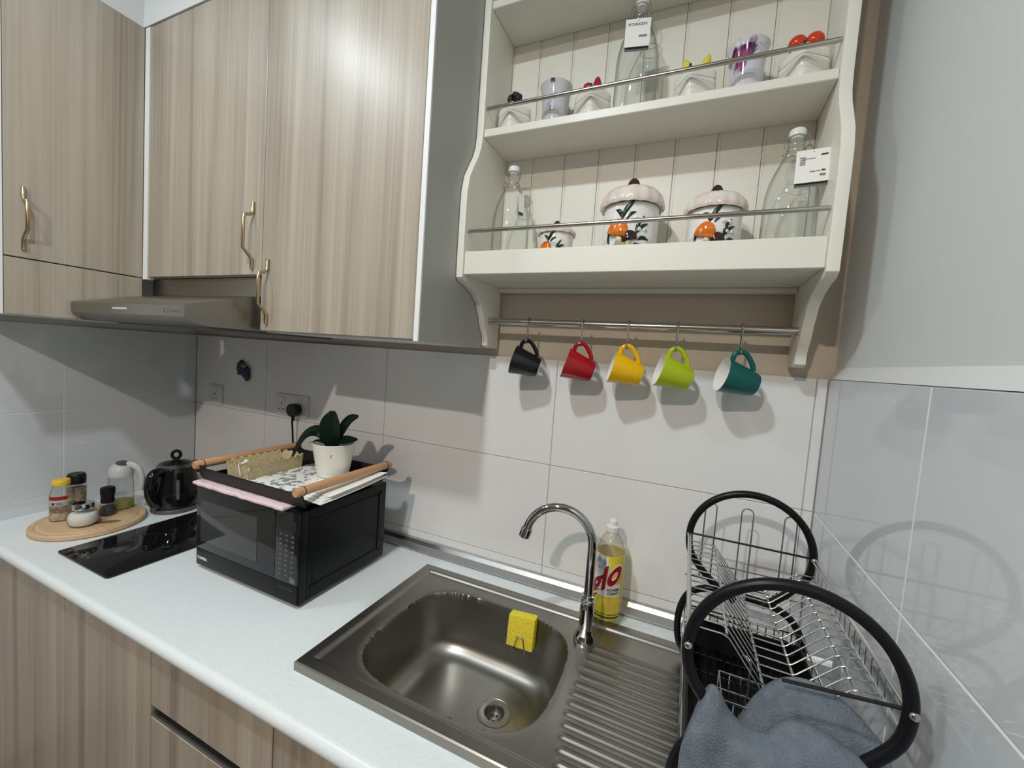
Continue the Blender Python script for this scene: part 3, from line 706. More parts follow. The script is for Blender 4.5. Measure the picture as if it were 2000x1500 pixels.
for i, cn in enumerate(order):
    h = hook0 if i == 0 else copy_tree(hook0)
    h.location = (hx[cn], -.069, 1.620)
    h['label'] = 'steel S-hook holding the %s mug' % cn.replace('_', ' '); h['group'] = 'hooks on the shelf rail'
    m_ = make_mug(cn)
    m_['label'] = '%s glazed mug hanging by its handle from the rail' % cn.replace('_', ' ')
    # mug axis (bottom -> rim) points left and slightly up; handle up
    tilt = math.radians((15, 17, 14, 16, 15)[i]); ax = V((-math.cos(tilt), -.27, math.sin(tilt))).normalized()
    hd = V((math.sin(tilt), 0, math.cos(tilt))); hd = (hd - ax * hd.dot(ax)).normalized(); yy = ax.cross(hd)
    Mx = Matrix(((hd.x, yy.x, ax.x, 0), (hd.y, yy.y, ax.y, 0), (hd.z, yy.z, ax.z, 0), (0, 0, 0, 1)))
    anchor = Mx @ V((.0570, 0, .050))      # inside of handle bow rests on the hook
    hookpt = V((hx[cn], -.069 - .010, 1.620 - .0545))
    m_.matrix_world = Matrix.Translation(hookpt - anchor + V((.006, 0, -.0015))) @ Mx

# ================================================================== GLASS BOTTLES
def make_bottle(x, y, z, label, tagside, tagtext):
    t = thing('swing_top_bottle', label, 'bottle', (x, y, z), group=None)
    O('glass', lathe([(0, .004), (.03, .002), (.043, 0), (.0480, .004), (.0495, .012), (.0495, .128), (.0480, .152), (.0425, .179), (.033, .204), (.0225, .226), (.0165, .239), (.0150, .247), (.015, .258), (.0165, .260), (.0165, .268), (.0125, .270), (.0125, .262)], (x, y, z), 44), M_GLASS, t)
    O('stopper', lathe([(0, .266), (.0110, .266), (.0120, .270), (.0150, .271), (.0155, .281), (.013, .285), (0, .2855)], (x, y, z), 24), M_WGLAZE, t)
    b = NB()
    for s in (-1, 1):
        tube(cr([(x + s * .0165, y, z + .278), (x + s * .021, y - .004, z + .268), (x + s * .022, y - .008, z + .250), (x + s * .0165, y - .010, z + .240)], 4), .0012, 6, bm=b)
    tube([(x - .0165, y, z + .278), (x + .0165, y, z + .278)], .0012, 6, bm=b)
    tube([(x + .0172 * math.cos(a * PI / 10), y + .0172 * math.sin(a * PI / 10), z + .240) for a in range(20)], .0012, 6, closed=True, bm=b)
    tube(cr([(x - .0165, y - .008, z + .24), (x - .024, y - .016, z + .228), (x, y - .03, z + .222), (x + .024, y - .016, z + .228), (x + .0165, y - .008, z + .24)], 4), .0012, 6, bm=b)
    O('wire_bail', b, M_WIRE, t, 60)
    tx, ty, tz, tw_, th_, rot = tagside
    M = Matrix.Translation(V((x + tx, y + ty, z + tz))) @ Matrix.Rotation(rot, 4, 'Z') @ Matrix.Rotation(math.radians(-8), 4, 'X')
    tg = O('price_tag', xf(box(-tw_ / 2, tw_ / 2, -.0005, .0005, -th_, 0), M), M_PAPER, t, None)
    O('tag_page', xf(xf(box(-tw_ / 2 + .001, tw_ / 2 - .001, .0012, .0020, -th_ - .006, -.004), Matrix.Rotation(math.radians(3), 4, 'X')), M), M_GREYPRINT, tg, None)
    O('tag_string', tube(cr([(x + .012, y - .014, z + .240), (x + tx * .5 + .006, y + ty * .75, z + tz + .016), M @ V((.0, -.001, -.006))], 5), .0008, 5), M_DGREY, tg)
    for (s, sz, px, pz, al, m) in tagtext:
        if not isinstance(s, str): O('tag_print', xf(box(px - s / 2, px + s / 2, -.0010, -.0006, pz - sz / 2, pz + sz / 2), M), m, tg, None); continue
        O('tag_print', xf(text_bm(s, sz, .0001, al), M @ orient((1, 0, 0), (0, 0, 1), (px, -.0008, pz))), m, tg, None)
    return t
info = [(.010, .0022, -.017, -.0155, '', M_GREYINK), (.022, .0012, -.008, -.0185, '', M_GREYINK), (.009, .0016, -.017, -.0205, '', M_GREYINK), (.009, .0016, -.017, -.0235, '', M_GREYINK), (.009, .0016, -.017, -.0265, '', M_GREYINK), (.009, .0016, -.017, -.0295, '', M_GREYINK), (.011, .0032, .017, -.0125, '', M_INK), (.009, .0020, .000, -.045, '', M_GREYINK), (.006, .0020, .009, -.0445, '', M_GREYINK), (.006, .0030, .017, -.044, '', M_INK), (.009, .0045, .0165, -.053, '', M_GREYINK)]
make_bottle(-.472, -.085, 2.104, 'clear swing-top bottle with white tag on the upper shelf', (.004, -.050, .205, .055, .068, .18), [('KORKEN', .0105, -.022, -.014, 'LEFT', M_INK), (.018, .0050, .012, -.043, '', M_GREYINK)])
make_bottle(-.768, -.105, 1.742, 'clear swing-top bottle beside the small canister on the lower shelf', (.034, -.022, .205, .020, .050, 1.15), [])
make_bottle(-.130, -.108, 1.742, 'clear swing-top bottle with white tag at the end wall side of the lower shelf', (.022, -.055, .218, .056, .066, -.10), info)

# ================================================================== MUSHROOM CANISTERS
def relief_leaf(cx, cy, z0, R, pts, wid, m, par, nm, h=.003):
    """leaf/strip on the front of a cylinder; pts (s,z) along the midline"""
    P = cr([(p[0], p[1], 0) for p in pts], 4); b = NB(); rows = []
    for i, p in enumerate(P):
        t = i / (len(P) - 1); d = (P[min(i + 1, len(P) - 1)] - P[max(i - 1, 0)]).normalized(); nrm = V((-d.y, d.x, 0)); ww = wid * math.sin(PI * min(.97, max(.06, t * .93 + .06))) ** .7
        row = []
        for k, hh in ((-1, .0002), (-.5, h * .8), (0, h), (.5, h * .8), (1, .0002)):
            q = p + nrm * ww * k; a = -PI / 2 + q.x / R; rr = R + hh
            row.append(b.verts.new((cx + rr * math.cos(a), cy + rr * math.sin(a), z0 + q.y)))
        rows.append(row)
    for A, B in zip(rows, rows[1:]):
        for k in range(4): b.faces.new((A[k], A[k + 1], B[k + 1], B[k]))
    bmesh.ops.recalc_face_normals(b, faces=b.faces)
    return O(nm, b, m, par, 70)
def relief_blob(cx, cy, z0, R, s, z, rs, rz, h, m, par, nm, cut=-1.1, rot=0.):
    """flattened dome on the cylinder; cut<1 keeps only z above cut*rz (mushroom cap)"""
    b = NB(); rings = []; n = 20
    for i in range(6):
        q = math.sin(i / 5 * PI / 2); hh = h * math.cos(i / 5 * PI / 2) + .0002; ring = []
        for k in range(n):
            a_ = 2 * PI * k / n; u, v = q * math.cos(a_) * rs, max(cut, q * math.sin(a_)) * rz
            u, v = u * math.cos(rot) - v * math.sin(rot), u * math.sin(rot) + v * math.cos(rot)
            a = -PI / 2 + (s + u) / R; rr = R + hh; ring.append(b.verts.new((cx + rr * math.cos(a), cy + rr * math.sin(a), z0 + z + v)))
        rings.append(ring)
    for A, B in zip(rings, rings[1:]):
        for k in range(n):
            j = (k + 1) % n
            b.faces.new((A[k], A[j], B[j], B[k]))
    bmesh.ops.remove_doubles(b, verts=b.verts, dist=1e-6); bmesh.ops.recalc_face_normals(b, faces=b.faces)
    return O(nm, b, m, par, 70)
def canister(x, y, R, H, LR, LH, label, size):
    z = 1.742; t = thing('canister', label, 'canister', (x, y, z), group='mushroom canisters on the lower shelf')
    O('body', lathe([(0, .002), (R * .93, 0), (R * .98, .004), (R, .012), (R, H * .9), (R * .985, H), (R * .93, H + .002), (0, H + .002)], (x, y, z), 48), M_WGLAZE, t)
    def fl(a, r, zz): return 1 + (.050 * abs(math.sin(a * 8)) - .025) * min(1, r / LR)
    lid = O('lid', lathe([(R * .9, H + .003), (LR * .97, H - .001), (LR, H + .004), (LR * .985, H + LH * .26), (LR * .92, H + LH * .52), (LR * .76, H + LH * .78), (LR * .46, H + LH * .94), (0, H + LH)], (x, y, z), 64, fl=fl), M_LIDPINK, t, 60)
    k = R / .064
    O('knob', lathe([(0, .0), (.012 * k, 0), (.0165 * k, .004 * k), (.0155 * k, .012 * k), (.011 * k, .022 * k), (.006 * k, .027 * k), (0, .028 * k)], (x, y, z + H + LH - .003), 24), M_BROWN, lid)
    rb, rl = lambda *a, **q: relief_blob(x, y, z, R, *a, **q), lambda *a, **q: relief_leaf(x, y, z, R, *a, **q)
    zc = H * .66
    if size > 0:
        rl([(-.016 * k, zc - .018 * k), (-.012 * k, zc - .06 * k)], .010 * k, M_CREAMG, t, 'stalk', h=.005); rl([(.008 * k, zc - .034 * k), (.006 * k, zc - .07 * k)], .010 * k, M_CREAMG, t, 'stalk', h=.005)
    rb(-.022 * k, zc - .022 * k, .027 * k, .036 * k, .009 * k, M_ORANGE, t, 'mushroom_cap', cut=-.05, rot=-.25)
    if size > 0:
        rb(.010 * k, zc - .034 * k, .018 * k, .020 * k, .007 * k, M_BROWN, t, 'mushroom_cap', cut=-.2, rot=.2); rb(-.045 * k, zc - .052 * k, .011 * k, .012 * k, .006 * k, M_CREAMG, t, 'mushroom_cap', cut=-.3)
    for pts, wd in (([(-.010, .012), (.000, .034), (.016, .052)], .006), ([(-.008, .012), (-.016, .028), (-.026, .034)], .005), ([(.0, .010), (.010, .022), (.020, .026)], .004),
                    ([(.022, -.028), (.028, .0), (.040, .018)], .0045), ([(.026, -.020), (.036, -.006), (.050, .002)], .0045), ([(.028, -.036), (.040, -.030), (.054, -.034)], .0045), ([(.020, -.045), (.034, -.050), (.046, -.048)], .006), ([(-.038, -.05), (-.044, -.03), (-.040, -.006)], .004)):
        if size == 0 and pts[0][0] < -.03: continue
        rl([(p[0] * k, zc + p[1] * k) for p in pts], wd * k, M_LEAFG, t, 'leaf', h=.0025)
    if size > 0:
        for (s, dz) in ((.022, .012), (.036, .010), (.044, -.012), (.030, -.012), (.026, -.030)):
            rb(s * k, zc + dz * k, .0055 * k, .0055 * k, .003, M_WGLAZE, t, 'flower'); rb(s * k, zc + dz * k, .0016 * k, .0016 * k, .0040, M_LEAFG, t, 'flower_eye')
    return t
canister(-.632, -.115, .0430, .095, .0490, .022, 'small white canister with orange mushroom knob on the lower shelf', 0)
canister(-.450, -.112, .0630, .145, .0735, .050, 'largest white mushroom canister with scalloped pink lid', 2)
canister(-.270, -.112, .0550, .124, .0640, .042, 'middle-sized mushroom canister with scalloped pink lid next to the tagged bottle', 1)

# ================================================================== FRUIT-KNOB JARS + PRINTED MUGS (UPPER SHELF)
def fruit_jar(x, y, label, fruit, rot):
    z = 2.104; t = thing('fruit_jar', label, 'jar', (x, y, z), rot + PI / 4, 'fruit knob jars on the upper shelf')
    def sq(a, r, zz): return 1 / (abs(math.cos(a)) ** 8 + abs(math.sin(a)) ** 8) ** (1 / 8)
    def L(nm, b, m, par): return O(nm, b, m, par, 50, local=True)
    L('body', lathe([(0, .001), (.033, 0), (.0352, .003), (.0352, .026), (.0346, .0272), (.0352, .0284), (.0345, .054), (.0335, .0555), (0, .0555)], n=48, fl=sq), M_PORC, t)
    lid = L('lid', lathe([(.029, .0565), (.0338, .0565), (.0344, .058), (.0340, .072), (.0320, .0765), (.024, .080), (.012, .081), (0, .081)], n=48, fl=sq), M_PORC, t)
    L('drip_leaf', sphere((-.0335, -.0335, .070), .006, (.55, .55, 1.25), 10, M=None), M_LEAFG, lid)
    KZ = Matrix.Translation((0, 0, .0800)) @ Matrix.Diagonal((1.4, 1.4, 1.55, 1)) @ Matrix.Rotation(-rot - PI / 4, 4, 'Z') @ Matrix.Translation((0, 0, -.083))
    L0 = L
    def L(nm, b, m, par): return L0(nm, xf(b, KZ) if nm == 'knob' else b, m, par)
    if fruit == 'berry':
        b = NB(); random.seed(3)
        for q in range(26):
            a = random.random() * 6.28; e = random.random() * 1.5; sphere((.012 * math.cos(a) * math.cos(e), .012 * math.sin(a) * math.cos(e), .094 + .012 * math.sin(e)), .0048, n=8, bm=b)
        L('knob', b, M_BERRY, lid)
    elif fruit == 'strawberry':
        for (dx, dy, h) in ((-.009, -.002, .018), (.006, .002, .027)):
            L('knob', lathe([(0, 0), (.006, .001), (.0092, .006), (.0085, .012), (.0045, h * .85), (0, h)], (dx, dy, .084), 16), M_CHERRY, lid)
    elif fruit == 'pear':
        for s in (-1, 1):
            L('knob', lathe([(0, 0), (.006, .002), (.0080, .009), (.0065, .018), (.003, .025), (0, .028)], (s * .010, 0, .082), 16, M=Matrix.Rotation(s * .32, 4, 'Y')), M_LEMONK, lid)
    else:
        for s in (-1, 1):
            L('knob', sphere((s * .0105, 0, .0965), .0125, (1, .95, .88)), M_TOM, lid)
    return t
fruit_jar(-.782, -.098, 'white porcelain jar with a dark blackberry knob', 'berry', .15)
fruit_jar(-.571, -.098, 'white porcelain jar with a red strawberry knob', 'strawberry', .15)
fruit_jar(-.338, -.098, 'white porcelain jar with a yellow pear knob', 'pear', -.2)
fruit_jar(-.132, -.098, 'white porcelain jar with a red tomato knob', 'tomato', -.2)
def printed_mug(x, y, label, m, rot):
    z = 2.104; t = thing('printed_mug', label, 'mug', (x, y, z), rot, 'printed mugs on the upper shelf')
    O('body', lathe([(0, .003), (.028, .003), (.030, 0), (.0315, .004), (.0325, .04), (.0345, .075), (.0385, .100), (.0415, .112), (.0405, .1135), (.037, .100), (.032, .07), (.030, .010), (0, .008)], n=44), m, t, local=True)
    O('handle', tube(cr([(.0345, 0, .082), (.050, 0, .088), (.060, 0, .070), (.055, 0, .044), (.042, 0, .030), (.0305, 0, .028)], 5), .0042, 10, flat=1.5), m, t, 60, local=True)
printed_mug(-.668, -.098, 'grey-white mug with small lilac flower print on the upper shelf', M_MUGP, 1.2)
printed_mug(-.236, -.098, 'white mug with large plum flower print on the upper shelf', M_MUGP2, .9)

# ================================================================== MICROWAVE
mw = thing('microwave', 'black microwave oven on the counter under the serving tray', 'microwave', (-1.325, -.28, ZC))
MX0, MX1, MY0, MY1, MZ0, MZ1 = -1.530, -1.122, -.432, -.128, .872, 1.106
O('body', box(MX0 + .001, MX1, MY0 + .022, MY1, MZ0, MZ1, .003), M_MW, mw)
O('front_frame', box(MX0, MX1 - .0005, MY0, MY0 + .0215, MZ0 - .003, MZ1 - .001, .003), M_MW, mw)
dd = O('door', box(MX0 + .002, -1.2035, MY0 - .006, MY0 - .0002, .921, MZ1 - .004, .002), M_MWD, mw)
O('window', box(-1.508, -1.272, MY0 - .0068, MY0 - .0061, .945, 1.062, .0003), M_MWW, dd)
O('lower_strip', box(MX0 + .002, MX1 - .002, MY0 - .005, MY0 - .0002, .872, .9195, .002), M_MW, mw)
cp = O('control_panel', box(-1.2025, MX1 - .002, MY0 - .006, MY0 - .0002, .921, MZ1 - .004, .002), M_MWD, mw)
O('display', box(-1.196, -1.130, MY0 - .0067, MY0 - .0061, 1.058, 1.082), M_HOB, cp, None)
for r_ in range(9):
    for c_ in range(3):
        bx, bz = -1.188 + c_ * .021, 1.044 - r_ * .0128
        O('button_mark', box(bx, bx + .009, MY0 - .0067, MY0 - .0061, bz - .0030, bz), M_GREYPRINT, cp, None)
O('start_button', box(-1.148, -1.130, MY0 - .0068, MY0 - .0061, .926, .938), M_GREYPRINT, cp, None)
O('brand_text', xf(text_bm('TOSHIBA', .0105, .0002, 'LEFT', bold=.0003), orient((1, 0, 0), (0, 0, 1), (-1.522, MY0 - .0054, .893))), M_WPRINT, mw, None)
O('model_mark', box(-1.190, -1.138, MY0 - .0054, MY0 - .0050, .9035, .9065), M_INK, mw, None)
# pressed outline on the side panel
sidep = [(-.385, .905), (-.165, .905), (-.158, .912), (-.158, 1.070), (-.165, 1.078), (-.385, 1.078), (-.392, 1.070), (-.392, .912)]
O('side_pressing', tube(cr([(MX1 + .0004, p[0], p[1]) for p in sidep], 3, True), .0022, 6, closed=True), M_MW, mw, 60)
for fx in (MX0 + .03, MX1 - .03):
    for fy in (MY0 + .04, MY1 - .03):
        O('foot', lathe([(0, 0), (.011, 0), (.012, .004), (.012, .0122), (0, .0122)], (fx, fy, ZC), 16), M_BLACK, mw)

# pink fleece under the tray
pk = thing('pink_cloth', 'pale pink fleece cloth between microwave and serving tray', 'cloth', (-1.33, -.3, MZ1))
b = box(-1.528, -1.165, -.452, -.230, MZ1 + .0005, MZ1 + .0095, .003)
bmesh.ops.subdivide_edges(b, edges=[e for e in b.edges if e.calc_length() > .1], cuts=40, use_grid_fill=True)
for v in b.verts:
    q = noise.noise(v.co * 45); v.co.z += .0018 * q if v.co.z > MZ1 + .006 else 0; v.co.y -= .003 * noise.noise(v.co * 60 + V((3, 1, 0))) if v.co.y < -.44 else 0
O('fleece', b, M_PINK, pk, 80)

# ================================================================== SERVING TRAY
TZ0 = MZ1 + .0110
tr = thing('serving_tray', 'dark serving tray with round beech bar handles on top of the microwave', 'tray', (-1.32, -.29, TZ0))
O('bottom', box(-1.515, -1.130, -.425, -.155, TZ0, TZ0 + .005), M_TRAY, tr, None)
for s, yb, yt in ((-1, -.425, -.452), (1, -.155, -.138)):
    b = extrude_poly([(-1.522, .0), (-1.118, .0), (-1.106, .036), (-1.114, .052), (-1.150, .040), (-1.475, .040), (-1.510, .052), (-1.522, .036)], lambda a, b_, dd_: (a, yb + (yt - yb) * b_ / .050 + dd_, TZ0 + b_), -.0025, .0025)
    O('long_side', b, M_TRAY, tr, None)
for x0, x1 in ((-1.520, -1.512), (-1.134, -1.128)):
    O('end_lip', box(x0, x1, -.424, -.156, TZ0 + .004, TZ0 + .014), M_TRAY, tr, None)
for x in (-1.508, -1.115):
    h = O('handle', tube([(x, -.459, TZ0 + .047), (x, -.455, TZ0 + .047), (x, -.130, TZ0 + .047), (x, -.126, TZ0 + .047)], .0115, 20, radii=[.0095, .0115, .0115, .0095]), M_WOODH, tr, 50)
    for yy in (-.437, -.146): O('ring', tube([(x + .0117 * math.cos(a * PI / 10), yy, TZ0 + .047 + .0117 * math.sin(a * PI / 10)) for a in range(20)], .0010, 6, closed=True), M_BLACK, h)
TB = TZ0 + .0055
# printed sheet
ps = thing('printed_napkin', 'white napkin with grey-green leaf print lying in the tray', 'napkin', (-1.34, -.31, TB))
b = box(-1.400, -1.150, -.415, -.165, TB, TB + .003); bmesh.ops.subdivide_edges(b, edges=b.edges[:], cuts=12, use_grid_fill=True)
for v in b.verts: v.co.z += .0015 * abs(noise.noise(v.co * 22))
O('sheet', b, M_FLORAL, ps, 60)
# white tissues at the open end
tn = thing('paper_tissues', 'stack of folded white paper tissues at the tray end', 'tissues', (-1.15, -.30, TB + .005))
for k in range(4):
    b = box(-1.190, -1.080 - .005 * (k % 3), -.414 + .010 * k, -.178 - .022 * (k % 3), 0, .0024)
    bmesh.ops.subdivide_edges(b, edges=b.edges[:], cuts=9, use_grid_fill=True)
    for v in b.verts:
        t_ = (v.co.y + .41) / .23; v.co.z += TB + .0062 + k * .0036 + .010 * max(0, (v.co.x + 1.14) / .06) * t_ * t_ + .004 * t_ + .0008 * noise.noise(v.co * 40 + V((0, 0, k)))
    O('tissue', b, M_PAPER, tn, 60)
# woven basket
bk = thing('woven_basket', 'small rectangular woven straw basket in the tray', 'basket', (-1.455, -.29, TB))
bx0, bx1, by0, by1, bh = -1.482, -1.390, -.385, -.215, .040
def wav(a): return .0022 * math.sin(a * 220)
for (p0, p1) in (((bx0, by0), (bx1, by0)), ((bx1, by0), (bx1, by1)), ((bx1, by1), (bx0, by1)), ((bx0, by1), (bx0, by0))):
    p0, p1 = V((*p0, 0)), V((*p1, 0)); d_ = (p1 - p0); Ln = d_.length; d_.normalize(); nn = V((d_.y, -d_.x, 0)); b = NB(); n_ = int(Ln / .0022); rows = []
    for j in range(11):
        z_ = TB + .0045 + bh * j / 10; row = []
        for i in range(n_ + 1):
            s_ = Ln * i / n_; off = .0014 * math.sin(s_ * 500 + (PI if j % 2 else 0)) + .006 * j / 10
            q = p0 + d_ * s_ + nn * off; row.append(b.verts.new((q.x, q.y, z_ + (.003 * math.sin(s_ * 260) if j == 10 else 0))))
        rows.append(row)
    for A, B in zip(rows, rows[1:]):
        for i in range(n_): b.faces.new((A[i], A[i + 1], B[i + 1], B[i]))
    bmesh.ops.solidify(b, geom=b.faces[:], thickness=.0025)
    O('woven_side', b, M_SEAG, bk, 80)
O('basket_floor', box(bx0, bx1, by0, by1, TB + .0035, TB + .0065), M_SEAG, bk, None)
O('ribbon', tube(cr([(bx1 - .03, by0 - .008, TB + .050), (bx1 - .028, by0 - .010, TB + .040), (bx1 - .020, by0 - .0105, TB + .016)], 5), .0016, 6, flat=.5), M_PAPER, bk)
O('wrapper', tube(cr([(bx0 + .02, by0 + .03, TB + .036), (bx0 + .05, by0 + .02, TB + .050), (bx1 - .03, by0 + .008, TB + .048), (bx1 - .02, by0 - .006, TB + .050)], 6), .005, 8, flat=.35), M_PAPER, bk)
# orchid in a white pot
PX, PY = -1.252, -.218
pot = thing('potted_orchid', 'small orchid plant with dark leaves in an ivory pot', 'plant', (PX, PY, TB))
O('pot', lathe([(0, 0), (.042, 0), (.045, .003), (.0610, .096), (.0620, .100), (.0605, .101), (.058, .096), (.053, .070), (0, .068)], (PX, PY, TB + .0047), 44), M_PWHITE, pot)
O('potting_bark', lathe([(0, .083), (.03, .082), (.050, .078), (.048, .073), (0, .072)], (PX, PY, TB + .004), 30), M_SOIL, pot)
O('pot_mark', xf(text_bm('Y', .014, .0003), orient((.80, .60, 0), (0, .14, .99), (PX + .036, PY - .0445, TB + .074))), M_BOARDD, pot, None)
def leaf(pts, wid, up_=(0, 0, 1), fold=.25):
    P = cr(pts, 6); b = NB(); rows = []; N_ = len(P) - 1
    for i, p in enumerate(P):
        t = i / N_; d_ = (P[min(i + 1, N_)] - P[max(i - 1, 0)]).normalized(); s_ = d_.cross(V(up_)).normalized(); n_ = s_.cross(d_)
        ww = wid * math.sin(PI * (t * .86 + .10)) ** .75
        rows.append([b.verts.new(p + s_ * ww * k + n_ * ww * fold * k * k) for k in (-1, -.5, 0, .5, 1)])
    for A, B in zip(rows, rows[1:]):
        for k in range(4): b.faces.new((A[k], A[k + 1], B[k + 1], B[k]))
    bmesh.ops.solidify(b, geom=b.faces[:], thickness=.0015)
    return O('leaf', b, M_LEAF, pot, 80)
zb = TB + .086
leaf([(PX + .004, PY - .004, zb), (PX - .004, PY - .010, zb + .04), (PX - .012, PY - .006, zb + .078), (PX - .014, PY + .004, zb + .112)], .037, (.2, -1, 0), .12)
leaf([(PX + .006, PY, zb), (PX + .025, PY + .004, zb + .055), (PX + .052, PY + .006, zb + .092), (PX + .085, PY + .006, zb + .108)], .017, (0, -1, .25))
leaf([(PX - .004, PY, zb), (PX - .045, PY - .012, zb + .045), (PX - .095, PY - .022, zb + .028), (PX - .145, PY - .03, zb - .052)], .019, (0, -.8, .6))
leaf([(PX + .006, PY, zb), (PX + .035, PY - .008, zb + .028), (PX + .070, PY - .012, zb + .034), (PX + .104, PY - .014, zb + .042)], .018, (0, -.6, .8))
leaf([(PX - .002, PY, zb), (PX - .03, PY + .01, zb + .04), (PX - .06, PY + .02, zb + .055)], .012, (0, -.3, .95))
leaf([(PX - .004, PY - .004, zb), (PX - .03, PY - .03, zb + .022), (PX - .062, PY - .04, zb + .012)], .010, (0, -.2, 1))

# ================================================================== HOB
hob = thing('hob', 'black glass two-zone hob set into the countertop', 'hob', (-1.79, -.34, ZC))
b = NB(); hx0, hx1, hy0, hy1, rc = -1.926, -1.646, -.586, -.080, .012
pl = []
for (cx_, cy_, a0) in ((hx1 - rc, hy1 - rc, 0), (hx0 + rc, hy1 - rc, PI / 2), (hx0 + rc, hy0 + rc, PI), (hx1 - rc, hy0 + rc, 1.5 * PI)):
    for k in range(6): pl.append((cx_ + rc * math.cos(a0 + k * PI / 10), cy_ + rc * math.sin(a0 + k * PI / 10)))
O('glass_plate', extrude_poly(pl, lambda a, b_, d_: (a, b_, d_), ZC + .0006, ZC + .0052, .0012), M_HOB, hob)
for cy_, r_ in ((-.44, .072), (-.215, .09)):
    O('cooking_zone', lathe([(r_, .0053), (r_ + .0015, .0053), (r_ + .0015, .00545), (r_, .00545), (r_, .0053)], (-1.786, cy_, ZC), 56), M_INK, hob, None)
for k in range(6):
    O('touch_mark', box(-1.905 + k * .018, -1.898 + k * .018, -.568 + .006 * (k % 2), -.563 + .006 * (k % 2), ZC + .0053, ZC + .0055), M_GREYPRINT, hob, None)

# ================================================================== CHOPPING BOARD + CONDIMENTS
BX, BY, BR = -2.096, -.447, .142
bd = thing('chopping_board', 'round wooden board carrying condiment jars', 'board', (BX, BY, ZC))
O('disc', lathe([(0, .001), (BR - .004, .001), (BR, .004), (BR, .015), (BR - .003, .018), (BR - .014, .018), (BR - .017, .0158), (BR - .021, .0158), (BR - .024, .018), (0, .018)], (BX, BY, ZC), 72), M_BOARD, bd)
b = NB(); sl = []
for k in range(24):
    a = 2 * PI * k / 24; sl.append((.036 * math.cos(a), .012 * math.sin(a)))
ang = math.radians(50)
O('grip_slot', extrude_poly([(BX + .075 + p[0] * math.cos(ang) - p[1] * math.sin(ang), BY + .012 + p[0] * math.sin(ang) + p[1] * math.cos(ang)) for p in sl], lambda a, b_, d_: (a, b_, d_), ZC + .0178, ZC + .0186), M_BOARDD, bd, None)
bd.rotation_euler = (0, 0, 0)
ZB = ZC + .0182
# jar with yellow cap
jx, jy = -2.158, -.497
j1 = thing('seasoning_jar', 'seasoning jar with yellow cap and red label', 'jar', (jx, jy, ZB), group='jars on the round board')
O('jar', lathe([(0, .001), (.024, 0), (.0275, .003), (.0275, .085), (.025, .098), (.0205, .108), (.0205, .120), (0, .120)], (jx, jy, ZB), 32), M_GLASSJ, j1)
O('contents', lathe([(0, .002), (.0262, .003), (.0262, .062), (0, .064)], (jx, jy, ZB), 28), M_GARLIC, j1)
def band(par, c, R, a0, a1, z0, z1, m, nm):
    b = NB(); lo = []; hi = []
    for i in range(13):
        a = a0 + (a1 - a0) * i / 12; lo.append(b.verts.new((c[0] + R * math.cos(a), c[1] + R * math.sin(a), z0))); hi.append(b.verts.new((c[0] + R * math.cos(a), c[1] + R * math.sin(a), z1)))
    for i in range(12): b.faces.new((lo[i], lo[i + 1], hi[i + 1], hi[i]))
    bmesh.ops.solidify(b, geom=b.faces[:], thickness=-.0004)
    return O(nm, b, m, par)
fa = math.atan2(-1.132 - jy, -.286 - jx)
lb1 = band(j1, (jx, jy), .0278, fa - 1.25, fa + .55, ZB + .072, ZB + .084, M_RED, 'label_red'); lb1 = band(j1, (jx, jy), .0278, fa - 1.25, fa + .55, ZB + .052, ZB + .071, M_LABW, 'label')
O('label_block', wrap_cyl(box(-.014, -.006, -.004, .004, 0, .0002), (jx, jy), .0284, fa - .35, ZB + .060), M_INK, lb1, None); O('label_block', wrap_cyl(box(-.002, .012, -.004, .004, 0, .0002), (jx, jy), .0284, fa - .35, ZB + .060), M_GREYINK, lb1, None)
band(j1, (jx, jy), .0278, fa - 1.25, fa + .55, ZB + .030, ZB + .050, M_SPICE, 'label_lower')
O('cap', lathe([(0, .118), (.0215, .118), (.0220, .120), (.0220, .132), (.020, .135), (0, .1355)], (jx, jy, ZB), 30), M_YCAP, j1)
# jar with black cap
jx, jy = -2.203, -.444
j2 = thing('spice_jar', 'spice jar with tall black cap and dark label', 'jar', (jx, jy, ZB), group='jars on the round board')
O('jar', lathe([(0, .001), (.0225, 0), (.0250, .003), (.0250, .092), (.022, .100), (0, .100)], (jx, jy, ZB), 32), M_GLASSJ, j2)
O('contents', lathe([(0, .002), (.0238, .003), (.0238, .085), (0, .086)], (jx, jy, ZB), 28), M_SPICE, j2)
O('cap', lathe([(0, .100), (.0235, .100), (.0245, .103), (.0245, .128), (.021, .135), (0, .136)], (jx, jy, ZB), 30), M_BLACK, j2)
# squat sugar shaker
jx, jy = -2.052, -.482
j3 = thing('salt_shaker', 'squat glass salt shaker with steel lid', 'shaker', (jx, jy, ZB), group='jars on the round board')
O('glass', lathe([(0, .001), (.026, 0), (.034, .006), (.0380, .020), (.0370, .034), (.031, .047), (.0235, .055), (.0235, .060), (0, .060)], (jx, jy, ZB), 36), M_GLASSJ, j3)
O('salt', lathe([(0, .002), (.025, .0025), (.0325, .008), (.0364, .020), (.0356, .033), (.0325, .040), (.016, .043), (0, .044)], (jx, jy, ZB), 32), M_SALT, j3)
O('lid', lathe([(0, .056), (.0260, .056), (.0265, .058), (.0265, .070), (.0250, .073), (0, .0745)], (jx, jy, ZB), 32), M_CHROME, j3)
